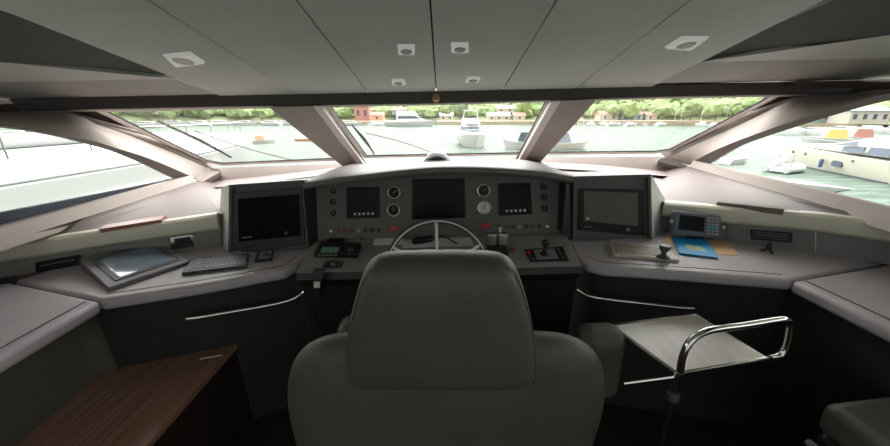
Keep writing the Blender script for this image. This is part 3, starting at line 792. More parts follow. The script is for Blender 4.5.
# monitor housings
def housing(face, sidepts, bez, scr, label, y, smt, flip, small):
    c = ony(*face[0], y); t = thing('monitor_housing', (sum(ony(*p, y).x for p in face)/4, y+.1, ZD), label, 'monitor housing')
    Fp = [ony(u, v, y) for u, v in face]; c = sum(Fp, V())/4
    inn_ = [c+(p-c)*.93 for p in Fp]; rec = [c+(p-c)*.915+V((0, .02, 0)) for p in Fp]
    m = MB(); vs = [[m.bm.verts.new(p) for p in r] for r in (Fp, inn_, rec)]
    for A, B in zip(vs, vs[1:]):
        for k in range(4): m.bm.faces.new((A[k], A[(k+1) % 4], B[(k+1) % 4], B[k]))
    m.bm.faces.new(vs[2])
    build('front_frame', m, 'housing', t)
    Bk = [p+V((0, .42, 0)) for p in Fp]; 
    for p in Bk[:2]: p.z = 1.215
    sp = [ony(u, v, y+.25) for u, v in sidepts]
    if flip:   # right housing: outer side to the right
        ordr = [Fp[0], Bk[0], Bk[3], Fp[3]]; m = MB(); m.face([Fp[0], Fp[1], Bk[1], Bk[0]]); m.face([Fp[3], Fp[2], Bk[2], Bk[3]]); m.face(ordr); m.face(Bk[::-1])
        build('shell', m, 'housing', t)
        m = MB(); m.face([Fp[1], sp[0], sp[1], Fp[2]]); m.face([Fp[1], Bk[1], sp[0]]); m.face([sp[0], Bk[1], Bk[2], sp[1]]); m.face([sp[1], Bk[2], Fp[2]]); build('side_panel', m, smt, t)
        m = MB(); m.face([V(Fp[0])+V((0,0,.001)), V(Fp[1])+V((0,0,.001)), sp[0]+V((0,0,.001)), V(Bk[1])+V((0,0,.004)), V(Bk[0])+V((0,0,.004))]); build('top_cover', m, 'leather_hood', t)
    else:
        m = MB(); m.face([Fp[0], Fp[1], Bk[1], Bk[0]]); m.face([Fp[3], Fp[2], Bk[2], Bk[3]]); m.face([Fp[1], Bk[1], Bk[2], Fp[2]]); m.face(Bk[::-1]); build('shell', m, 'housing', t)
        m = MB(); m.face([Fp[0], sp[0], sp[1], Fp[3]]); m.face([Fp[0], Bk[0], sp[0]]); m.face([sp[0], Bk[0], Bk[3], sp[1]]); m.face([sp[1], Bk[3], Fp[3]]); build('side_panel', m, smt, t)
        m = MB(); m.face([V(Fp[0])+V((0,0,.001)), V(Fp[1])+V((0,0,.001)), V(Bk[1])+V((0,0,.004)), V(Bk[0])+V((0,0,.004)), sp[0]+V((0,0,.001))]); build('top_cover', m, 'leather_hood', t)
    PM = (V((0, y+.018, 0)), V((0, -1, 0)))
    m = MB(); m.prism([onp(u, v, PM) for u, v in bez], V((0, -.012, 0))); b = build('monitor', m, 'plastic_dark' if not small else 'plastic_black', t, bevel=.003)
    m = MB(); m.prism([onp(u, v, PM, off=.0121) for u, v in scr], V((0, -.003, 0))); build('screen', m, 'screen_black' if not small else 'screen_reflection', b)
    return t, b, PM
t, b, PM = housing([(229, 185), (304, 180), (309, 247), (228, 256)], [(221, 188), (218, 248)], [(234, 192.5), (302, 187.5), (306, 242), (233, 249.5)],
                   [(238, 199), (299, 194), (301, 235.5), (239, 241.6)], 'dark grey monitor housing with a black switched-off screen on the left desk', 1.82, 'housing_side', False, False)
m = MB(); m.lathe(onp(286, 233, PM, off=.016), (0, -1, 0), [(.008, 0), (.008, .002), (0, .003)], 10); build('power_button', m, 'plastic_grey', b)
m = MB(); m.prism([onp(u, v, PM, off=.0155) for u, v in ((242, 237.2), (252, 236.2), (252, 237.4), (242, 238.4))], V((0, -.001, 0))); build('maker_mark', m, 'plastic_grey', b)
t, b, PM = housing([(574, 176.5), (651, 174.5), (652.5, 246), (573, 240)], [(665, 200), (665, 238)], [(579, 188.4), (643, 189.7), (644, 235), (577.5, 229.4)],
                   [(584, 191), (637.4, 193), (637.8, 226), (584, 221)], 'dark grey monitor housing with a screen coloured by a greenish grey reflection on the right desk', 1.82, 'housing_side', True, True)
m = MB(); m.lathe(onp(628, 229.5, PM, off=.012), (0, -1, 0), [(.012, 0), (.012, .003), (0, .004)], 12); build('power_button', m, 'plastic_grey', b)
m = MB(); m.prism([onp(u, v, PM, off=.0155) for u, v in ((586.5, 217.5), (589, 217.5), (589, 219.5), (586.5, 219.5))], V((0, -.001, 0))); build('screen_icon', m, 'key_white', b)
m = MB(); m.prism([onp(u, v, PM, off=.012) for u, v in ((584, 226), (592, 226.7), (592, 227.7), (584, 227))], V((0, -.001, 0))); build('maker_mark', m, 'plastic_grey', b)

# compass on top of the hood
c = ony(437, 163, 2.75); c.z = 1.235
t = thing('dome_compass', ony(437, 164.5, 2.55), 'domed compass with dark glass and pale collar on the dashboard top at centre', 'compass')
c = ony(437, 164, 2.55)
m = MB(); m.lathe(c, ZN, [(.135, -.03), (.135, .006), (.115, .018), (.108, .022)], 28); build('collar', m, 'frame_white', t)
m = MB(); m.lathe(c+V((0, 0, .015)), ZN, [(.092, 0), (.088, .032), (.068, .060), (.036, .078), (0, .084)], 28); build('dome', m, 'glass_dark', t)
m = MB(); m.lathe(c+V((0, 0, .015)), ZN, [(.106, 0), (.100, .022), (.097, .022), (.100, 0)], 28); build('shade', m, 'plastic_grey', t)

# steering wheel
wc = V((ony(437.5, 271.5, 1.45)))
nw = V((0, -.86, .5)).normalized(); wx = XN; wy = nw.cross(wx).normalized()
if wy.z < 0: wy = -wy
t = thing('steering_wheel', wc, 'round chrome and black steering wheel behind the helm seat', 'steering wheel')
Rw = .248
ringp = lambda r, o=0: [wc+nw*o+wx*r*math.cos(a)+wy*r*math.sin(a) for a in [2*math.pi*k/48 for k in range(48)]]
m = MB(); m.tube(ringp(Rw), .0125, 10, closed=True); build('rim', m, 'plastic_dark', t)
m = MB(); m.tube(ringp(Rw-.004, .0105), .005, 8, closed=True); build('rim_inlay', m, 'chrome_satin', t)
m = MB(); m.tube(ringp(.105), .006, 8, closed=True); build('inner_ring', m, 'chrome', t)
m = MB(); m.lathe(wc-nw*.02, nw, [(.045, 0), (.045, .02), (.035, .035), (0, .038)], 20); build('hub', m, 'chrome', t)
for k in range(6):
    a = math.pi/2+k*math.pi/3; e = wx*math.cos(a)+wy*math.sin(a)
    m = MB(); m.tube([wc+e*.03, wc+e*.1, wc+e*(Rw-.008)], .008, 8); build('spoke', m, 'chrome_satin', t)
m = MB(); e = QL(438, 262, -.01); m.tube([wc-nw*.02, wc-nw*.16], .03, 14); build('column', m, 'plastic_black', t)

# ------------------------------------------------------------------ things on the desks
DZ = ZD+.0005
def DK(u, v, z=DZ): return onz(u, v, z)
# touch display wedge on the left desk
b0, b1, b2, b3 = DK(108, 289), DK(190, 262.5), DK(160, 249), DK(84, 268)
t0, t1, t2, t3 = onz(108, 288, ZD+.02), onz(190, 260.5, ZD+.02), onz(153, 239.5, ZD+.065), onz(78, 259.5, ZD+.06)
t = thing('touch_display', (b0+b1+b2+b3)/4, 'grey wedge-shaped touch display with a bright reflecting screen on the left desk', 'display')
q2, q3 = V((t2.x, t2.y, DZ)), V((t3.x, t3.y, DZ))
m = MB(); m.hull2([V((t0.x, t0.y, DZ)), V((t1.x, t1.y, DZ)), q2, q3], [t0, t1, t2, t3]); build('body', m, 'touch_grey', t, bevel=.004)
PT = plane(t0, t1, t3)
m = MB(); m.prism([onp(u, v, PT) for u, v in ((90, 260.5), (148, 243), (181, 260), (115, 281.5))], PT[1]*.004); bz = build('bezel', m, 'plastic_dark', t, bevel=.002)
m = MB(); m.prism([onp(u, v, PT, off=.004) for u, v in ((99, 260.5), (147, 245.5), (175, 259.5), (120, 277))], PT[1]*.0015); build('screen', m, 'screen_off', bz)
# dark keyboard
def keyboard(px, h, body, key, cols, rows, label, hgap=.12, margin=(.03, .12, .03, .12)):
    q = [DK(u, v) for u, v in px]; c = sum(q, V())/4
    t = thing('keyboard', c, label, 'keyboard')
    m = MB(); m.prism(q, V((0, 0, h))); build('body', m, body, t, bevel=.003)
    z = V((0, 0, h))
    def uv(s_, t_): return q[0].lerp(q[1], s_).lerp(q[3].lerp(q[2], s_), t_)+z
    m0, n0, m1, n1 = margin
    for r in range(rows):
        for c_ in range(cols):
            s0 = lerp(m0, 1-m1, (c_+hgap)/cols); s1 = lerp(m0, 1-m1, (c_+1-hgap)/cols); a0 = lerp(n0, 1-n1, (r+.12)/rows); a1 = lerp(n0, 1-n1, (r+.88)/rows)
            if r == rows-1 and 4 <= c_ <= cols-5:
                if c_ != 4: continue
                s1 = lerp(m0, 1-m1, (cols-5+1-hgap)/cols)
            m = MB(); m.prism([uv(s0, a0), uv(s1, a0), uv(s1, a1), uv(s0, a1)], V((0, 0, .003))); build('key', m, key, t)
    return t, uv
keyboard([(193, 261), (249, 256), (247, 268), (182, 276)], .018, 'plastic_dark', 'plastic_grey', 14, 5, 'dark grey keyboard on the left desk beside the touch display')
keyboard([(609, 244), (668, 249.5), (679, 262.5), (613, 257)], .016, 'keyboard_cream', 'key_cream', 13, 5, 'cream keyboard on the right desk below the screen with the greenish reflection', margin=(.04, .12, .12, .12))
t = thing('trackball', DK(265, 257), 'small black trackball unit on the left desk right of the keyboard', 'trackball')
m = MB(); m.prism([DK(u, v) for u, v in ((258, 253.5), (274, 252), (272, 261), (255, 263))], V((0, 0, .02))); build('body', m, 'plastic_black', t, bevel=.004)
m = MB(); m.prism([onz(u, v, DZ+.02) for u, v in ((260, 251.8), (272.5, 250.5), (271, 257.5), (258, 259))], V((0, 0, .003))); build('button_plate', m, 'plastic_grey', t, bevel=.001)
m = MB(); m.lathe(onz(266, 255, DZ+.022), ZN, [(.013, 0), (.012, .005), (.007, .009), (0, .011)], 14); build('ball', m, 'plastic_dark', t)
# knob control standing at the keyboard's right end
c = DK(663, 257.5, ZD+.018)
t = thing('control_knob', c, 'dark upright control knob standing on the right end of the cream keyboard', 'control knob')
m = MB(); m.lathe(c, ZN, [(.030, 0), (.028, .006), (.014, .014), (.011, .03)], 18); build('base', m, 'plastic_dark', t)
m = MB(); m.lathe(c+V((0, 0, .03)), ZN, [(.012, 0), (.023, .014), (.026, .03), (.024, .036), (0, .037)], 18); build('grip', m, 'leather_seat', t)
# papers
m = MB(); m.prism([DK(u, v) for u, v in ((664, 237.5), (671, 236.5), (674, 248), (668, 249))], V((0, 0, .003)))
o = build('brown_envelope', MB().prism([DK(u, v) for u, v in ((708, 240), (729, 242.5), (738.5, 256), (716, 254))], V((0, 0, .002))), 'kraft')
tag(o, 'brown paper envelope sticking out to the right of the blue booklet', 'envelope')
o = build('brown_envelope', m, 'kraft'); tag(o, 'brown paper envelope corner left of the blue booklet', 'envelope')
q = [onz(u, v, DZ+.003) for u, v in ((672, 238), (706, 240.5), (718, 259), (679, 254))]
t = thing('booklet', sum(q, V())/4, 'blue booklet lying on the right desk in front of the chart plotter', 'booklet')
m = MB(); m.prism(q, V((0, 0, .008))); build('cover', m, 'blue_cover', t, bevel=.001)
z_ = DZ+.0115
m = MB(); m.prism([onz(u, v, z_) for u, v in ((684, 244), (701, 246.5), (707, 252), (688, 249.5))], V((0, 0, .0006))); build('cover_picture', m, 'blue_pale', t)
m = MB(); m.prism([onz(u, v, z_) for u, v in ((688, 246.5), (699, 247.8), (700.5, 249.8), (690, 248.6))], V((0, 0, .0012))); build('title_block', m, 'kraft', t)
# chart plotter
PG = (onF(FR, 697, 224, .11), V((-.25, -1, .28)).normalized())
def GG(u, v, o=0): return onp(u, v, PG, off=o)
t = thing('chart_plotter', GG(697, 240), 'grey chart plotter with black screen and keypad on the right desk', 'chart plotter')
m = MB(); m.prism([GG(u, v) for u, v in ((675, 210.5), (721.5, 216), (720.5, 238.5), (672.5, 235))], -PG[1]*.05); build('body', m, 'device_grey', t, bevel=.008, seg=3)
m = MB(); m.prism([GG(u, v, .0) for u, v in ((680, 214.5), (705, 217.5), (703.5, 232), (678, 229.5))], PG[1]*.004); build('screen', m, 'screen_black', t, bevel=.002)
for r in range(6):
    for c_ in range(3):
        if r == 3 and c_ == 1: continue
        u = 709+c_*4-r*.15; v = 218+r*3.1+c_*.35
        m = MB(); m.prism([GG(u+a, v+b) for a, b in ((-1.2, -.9), (1.2, -.7), (1.2, .9), (-1.2, .7))], PG[1]*.004); build('key', m, 'key_light', t)
m = MB(); m.lathe(GG(712.8, 228.5), PG[1], [(.014, 0), (.014, .006), (.008, .008), (0, .008)], 14); build('cursor_pad', m, 'key_teal', t)
for u, v in ((673, 221.5), (722, 227.5)):
    m = MB(); m.lathe(GG(u, v, -.02), XN*(1 if u > 700 else -1), [(.009, 0), (.011, .004), (.011, .012), (0, .013)], 10); build('mount_knob', m, 'key_white', t)
m = MB(); a = GG(690, 236, -.03); b = GG(704, 237.5, -.03); m.prism([a, b, V((b.x, b.y, DZ)), V((a.x, a.y, DZ))], V((0, .03, 0))); build('stand', m, 'plastic_black', t)
# small black plunger
c = DK(767.5, 252.5)
t = thing('mini_tripod', c, 'small black mini tripod on the right desk under the air vent', 'tripod')
m = MB(); m.lathe(c+V((0, 0, .018)), ZN, [(.010, 0), (.010, .03), (.006, .04), (0, .042)], 10); build('head', m, 'plastic_black', t)
for k in range(3):
    a = k*2.094+.5; m = MB(); m.tube([c+V((0, 0, .022)), c+V((.028*math.cos(a), .028*math.sin(a), .004))], .005, 6); build('leg', m, 'plastic_black', t)

# ------------------------------------------------------------------ helm seat
seat = thing('helm_chair', (.02, 1.1, 0), 'large black leather helm seat seen from behind with a wide headrest', 'seat')
def Sm(px, P, n=48):
    pts = [onp(u, v, P) for u, v in px]; pts.append(pts[0]); return poly_at(smoothline(pts, n*2), [i/n for i in range(n)])
nS = V((0, -1, -.10)).normalized()
PH = (V((0, .875, 1.0)), nS); PB = (V((0, .97, .8)), nS)
hp = [(346.5, 360), (348, 330), (354.5, 300), (362.5, 273), (369.5, 260.5), (385, 255), (440, 253.5), (495, 254.5), (511, 259), (519, 273), (527, 300), (533, 330), (535, 360), (533, 374), (520, 378.5), (440, 379), (362, 378.5), (348.5, 374)]
ol = Sm(hp, PH, 56)
m = MB(); m.cushion([p for p in ol], nS, .14, .5); build('headrest', m, 'leather_seat', seat, sub=1)
# stitched seam round the headrest
c = sum(ol, V())/len(ol)
for sx in (-1, 1):
    seg = [c+(p-c)*.968+nS*(.13*.33) for p in ol if (p.x-c.x)*sx > .14]
    seg.sort(key=lambda p: math.atan2(p.z-c.z, (p.x-c.x)*sx))
    m = MB(); m.tube(seg, .0018, 5); build('stitching', m, 'thread', bpy.data.objects['headrest'])
bpx = [(287.5, 385), (291, 362), (302, 346), (322, 337), (350, 334.5), (440, 333), (545, 334), (575, 337), (594, 347), (603, 364), (604, 388), (600, 410), (592, 432), (586, 470), (582, 540), (560, 570), (440, 575), (330, 570), (306, 540), (302, 470), (296, 432), (290, 410)]
ol = Sm(bpx, PB, 64)
m = MB(); m.cushion(ol, nS, .17, .3); bk = build('backrest', m, 'leather_seat', seat, sub=1)
# seat cushion, arms and pedestal
m = MB(); m.box((.02, 1.33, .53), (.56, .52, .16)); build('seat_cushion', m, 'leather_seat', seat, bevel=.06, seg=5)
def arm(px_top, px_l, px_r, y0, y1, zb_):
    T = ony(*px_top, y0); l = ony(*px_l, y0); r_ = ony(*px_r, y0); w = r_.x-l.x
    m = MB(); m.box(((l.x+r_.x)/2, (y0+y1)/2, (T.z+zb_)/2), (w, y1-y0, T.z-zb_)); build('armrest', m, 'leather_seat', seat, bevel=min(.055, w*.42), seg=6)
arm((600, 338), (585, 350), (631, 350), 1.12, 1.26, .40)
arm((350, 329), (331, 325), (372, 325), 1.12, 1.26, .40)
m = MB(); m.lathe((.02, 1.3, 0), ZN, [(.24, 0), (.24, .02), (.10, .05), (.08, .08), (.07, .44), (.16, .46)], 24); build('pedestal', m, 'steel', seat)

# tray table on the right
ZT = .72
tt = [onz(u, v, ZT) for u, v in ((612, 325), (695, 314), (768, 358), (678, 373))]
c = sum(tt, V())/4
pb = tt[3]
t = thing('tray_table', (pb.x, pb.y, 0), 'grey wooden tray table with bent chrome tube rail and pole, right of the seat', 'tray table')
m = MB(); m.prism([p-V((0, 0, .012)) for p in tt], V((0, 0, .012))); build('tray', m, 'wood_tray', t, bevel=.003)
for a, b in ((0, 3), (0, 1), (1, 2), (2, 3)):
    m = MB(); m.tube([tt[a]-V((0, 0, .004)), tt[b]-V((0, 0, .004))], .007, 8); build('edge_strip', m, 'chrome', t)
PRl = plane(tt[3], tt[2], tt[3]+ZN)
rl = [onp(u, v, PRl) for u, v in ((680, 372), (682.5, 358), (688, 345), (697, 336), (712, 330), (745, 325.5), (776, 320.5), (786, 320), (789.5, 325), (788.5, 336), (785, 348), (779, 356), (770, 358))]
m = MB(); m.tube(smoothline(rl, 48), .0125, 10); build('guard_rail', m, 'chrome', t)
foot = V((pb.x, pb.y, 0))
m = MB(); m.tube([foot, foot+V((0, 0, ZT-.0))], .0125, 12); build('pole', m, 'chrome', t)
m = MB(); m.lathe(foot+V((0, 0, .60)), ZN, [(.018, 0), (.022, .005), (.022, .03), (.018, .035)], 14); build('clamp', m, 'plastic_dark', t)
m = MB(); e = onp(622, 384, plane(tt[3]-V((0, 0, .02)), tt[0]-V((0, 0, .03)), tt[3]+ZN)); m.tube([tt[3]-V((0, 0, .015)), ony(624, 383.5, tt[3].y+.02)], .004, 6); build('support_rod', m, 'chrome', t)
m = MB(); m.lathe(foot, ZN, [(.09, 0), (.09, .012), (.03, .02)], 20); build('base', m, 'steel', t)

# companion seat at the lower right corner
zs = .66
q = [onz(u, v, zs) for u, v in ((822, 400), (905, 388), (1010, 440), (862, 470))]
t = thing('companion_bench', ((q[0].x+q[2].x)/2, (q[0].y+q[2].y)/2, 0), 'black leather bench with a padded top at the lower right corner', 'bench')
q = [q[0], q[1]+V((.1, 0, 0)), V((q[1].x+.1, .25, zs)), V((q[0].x, .25, zs))]
m = MB(); m.prism([p-V((0, 0, .12)) for p in q], V((0, 0, .12))); build('seat_cushion', m, 'leather_seat', t, bevel=.035, seg=4)
cc = sum(q, V())/4
m = MB(); m.prism([V((lerp(p.x, cc.x, .04), lerp(p.y, cc.y, .04), 0)) for p in q], V((0, 0, zs-.12))); build('body', m, 'leather_black', t, bevel=.02)
m = MB(); m.tube([V((q[0].x-.02, q[0].y-.02, .50)), V((q[0].x-.02, .3, .50))], .012, 8); build('side_bead', m, 'plastic_grey', t)

# ================================================================== THE HARBOUR
outside = True
ZWT = -3.6
def WT(u, v, z=ZWT): return onz(u, v, z, True)
def at(u, v, D):
    d = ray(u, v, True); return CAM+d*(D/d.y)
m = MB(); m.face([V((-900, -60, ZWT)), V((900, -60, ZWT)), V((900, 1500, ZWT)), V((-900, 1500, ZWT))]); o = struct('water_surface', m, 'water')
o.name = 'water'
# foredeck of this boat
m = MB()
fd = [V((-3.2, 3.9, .95)), V((3.2, 3.9, .95)), V((2.9, 6, .90)), V((2.0, 8.2, .84)), V((.9, 9.4, .80)), V((0, 9.8, .78)), V((-.9, 9.4, .80)), V((-2.0, 8.2, .84)), V((-2.9, 6, .90))]
for p in fd: p.z -= .32
m.prism(fd, V((0, 0, -.3))); o = struct('foredeck', m, 'gelcoat')
# hill ring + forest
from mathutils import noise
def hill_h(x): return 34+10*noise.noise(V((x*.01, 3.3, 0)))+5*noise.noise(V((x*.04, 1.3, 0)))
m = MB()
rows = []
angs = [R(-78+156*i/60) for i in range(61)]
for k, (rad, hh) in enumerate(((262, 0), (268, .12), (300, .55), (350, 1), (420, .9))):
    rows.append([V((math.sin(a)*rad, math.cos(a)*rad, ZWT+1.5+hill_h(a*150)*hh)) for a in angs])
m.grid(rows); struct('hillside', m, 'hill')
# forest canopy (uncountable)
m = MB()
for i in range(2000):
    a = R(random.uniform(-66, 66)); rad = 266+64*random.random()**1.5; k = (rad-268)/82
    h = ZWT+1.5+hill_h(a*150)*min(1, .15+k*.85)
    m.blob((math.sin(a)*rad, math.cos(a)*rad, h+1.5), random.uniform(2.5, 5), 1, .3, (1.25, 1, .9))
o = build('woodland', m, 'leaf'); tag(o, 'green woodland covering the hillside across the harbour', 'woodland', kind='stuff')
def tree(u, D, h, lbl, m_, grp='trees on the far shore'):
    b = at(u, 120, D); b = V((b.x, b.y, 0))*(254/math.hypot(b.x, b.y)); b.z = ZWT+2.0
    t = thing('tree', b, lbl, 'tree', grp)
    m = MB(); m.tube([b, b+V((0, 0, h*.45))], h*.03, 6); build('trunk', m, 'trunk', t)
    m = MB()
    for k in range(5): m.blob(b+V((random.uniform(-.25, .25)*h, random.uniform(-.2, .2)*h, h*random.uniform(.45, .8))), h*random.uniform(.22, .32), 2, .3)
    build('crown', m, m_, t)
for i, (u, D, h) in enumerate(((150, 262, 11), (175, 260, 12), (205, 261, 10), (240, 262, 13), (262, 262, 11))): tree(u, D, h, 'green tree on the far shore seen through the left windshield pane', 'leaf_light' if i % 2 else 'leaf', 'trees beyond the left pane')
tree(350, 258, 12, 'green tree at the left end of the centre pane on the far shore', 'leaf', 'trees beyond the centre pane')
tree(462, 262, 13, 'dark green tree behind the bow-on white motor yacht', 'leaf_dark', 'trees beyond the centre pane')
tree(522, 250, 15, 'bright green tree at the right end of the centre pane', 'leaf_light', 'trees beyond the centre pane')
tree(445, 262, 13, 'green tree right of the long white yacht on the far shore', 'leaf', 'trees beyond the centre pane')
for i, (u, D, h) in enumerate(((612, 240, 10), (632, 240, 12), (690, 235, 11), (715, 235, 10), (735, 232, 12))): tree(u, D, h, 'green tree on the far shore seen through the right windshield pane', 'leaf_light' if i % 2 else 'leaf', 'trees beyond the right pane')

# quay walls
def quay(p, q, h, w, label, m_):
    m = MB(); n = V((0, 0, 1)).cross(q-p).normalized()
    if n.y < 0: n = -n
    a = [V((p.x, p.y, ZWT-.5)), V((q.x, q.y, ZWT-.5)), V((q.x, q.y, ZWT-.5))+n*w, V((p.x, p.y, ZWT-.5))+n*w]
    m.prism(a, V((0, 0, h+.5))); o = struct(label, m, m_); return o
quay(WT(330, 125), WT(-300, 124.3), 2.0, 40, 'breakwater', 'rock')
quay(WT(330, 125), WT(560, 124.8), 2.2, 40, 'quay_middle', 'stone')
quay(WT(555, 124.8), WT(1300, 131), 2.6, 60, 'quay_right', 'stone')

# sheds and houses
def house(u, v, wpx, h, D, wall, roof, label, grp=None, up=0):
    a = at(u, v, D); b = at(u+wpx, v, D); w = b.x-a.x; z = ZWT+2.2+up; y = D; x0, x1 = a.x, b.x; dp = 8
    t = thing('harbour_house', ((x0+x1)/2, y, z), label, 'building', grp)
    m = MB(); m.box(((x0+x1)/2, y+dp/2, z+h/2), (w, dp, h)); build('wall', m, wall, t)
    m = MB(); e = .5
    A = [V((x0-e, y-e, z+h)), V((x0-e, y+dp+e, z+h)), V((x0-e, y+dp/2, z+h+2.2))]; m.prism(A, V((w+2*e, 0, 0))); build('roof', m, roof, t)
    nwin = max(1, min(4, int(w/4)))
    for i in range(nwin):
        x = x0+w*(i+.5)/nwin; m = MB(); m.box((x, y-.05, z+h*.55), (1.6, .1, h*.4)); build('window', m, 'window_dark', t)
house(355, 118, 14, 9, 236, 'red_paint', 'red_paint', 'tall red building on the far shore behind the centre pane wiper')
house(371, 120, 12, 3.5, 230, 'orange', 'roof', 'low orange house left of the long white yacht')
house(488, 120, 22, 3.2, 238, 'wall_pale', 'frame_white', 'pale low boathouse behind the boat with the dark canopy')
house(514, 120, 11, 3.2, 235, 'wall_pale', 'roof', 'pale house with reddish roof at the right end of the centre pane')
house(600, 119, 18, 4.0, 226, 'wall_pale', 'roof', 'pale house with reddish roof next to the right slanted post')
house(622, 119, 20, 4.2, 224, 'wall_grey', 'roof', 'grey shed with reddish roof on the right quay')
house(646, 119, 24, 3.6, 222, 'wall_pale', 'roof', 'long pale shed with reddish roof on the right quay')
house(676, 119, 20, 3.6, 220, 'red_paint', 'roof', 'red shed on the right quay behind the masts')
house(702, 119, 20, 4.2, 216, 'wall_pale', 'wall_grey', 'pale shed with grey roof on the right quay')
house(732, 117, 24, 5.0, 212, 'wall_pale', 'roof', 'largest pale house at the right end of the right pane')
house(772, 117, 30, 5.0, 170, 'wall_pale', 'wall_grey', 'pale building seen at the top of the right side window')
house(812, 117, 30, 5.0, 150, 'wall_grey', 'roof', 'grey building at the top of the right side window behind the motor yacht')
house(850, 117, 40, 5.0, 140, 'wall_pale', 'wall_grey', 'wide pale building at the upper right behind the motor yacht')

house(497, 112, 34, 3.0, 258, 'wall_pale', 'frame_white', 'long pale building among the trees above the centre pane boathouse', up=5.5)
house(440, 114, 13, 3.4, 250, 'wall_pale', 'frame_white', 'small pale building between the long white yacht and the bow-on yacht', up=0)
house(392, 112, 14, 3.0, 258, 'wall_grey', 'roof', 'grey house half hidden behind the long white yacht', up=4)
house(138, 112, 22, 3.0, 255, 'wall_pale', 'roof', 'pale house among trees at the left end of the left pane', up=3.5)
house(196, 112, 16, 3.0, 255, 'wall_pale', 'frame_white', 'white-roofed house among trees above the breakwater boats', up=4)
house(258, 112, 18, 3.2, 255, 'wall_grey', 'frame_white', 'grey-walled house near the right end of the left pane', up=3)
house(612, 108, 26, 3.0, 245, 'wall_pale', 'roof', 'house on the slope above the right quay sheds, nearest the right post', up=6)
house(668, 108, 30, 3.0, 240, 'wall_grey', 'roof', 'low grey terrace on the slope above the red shed', up=6)
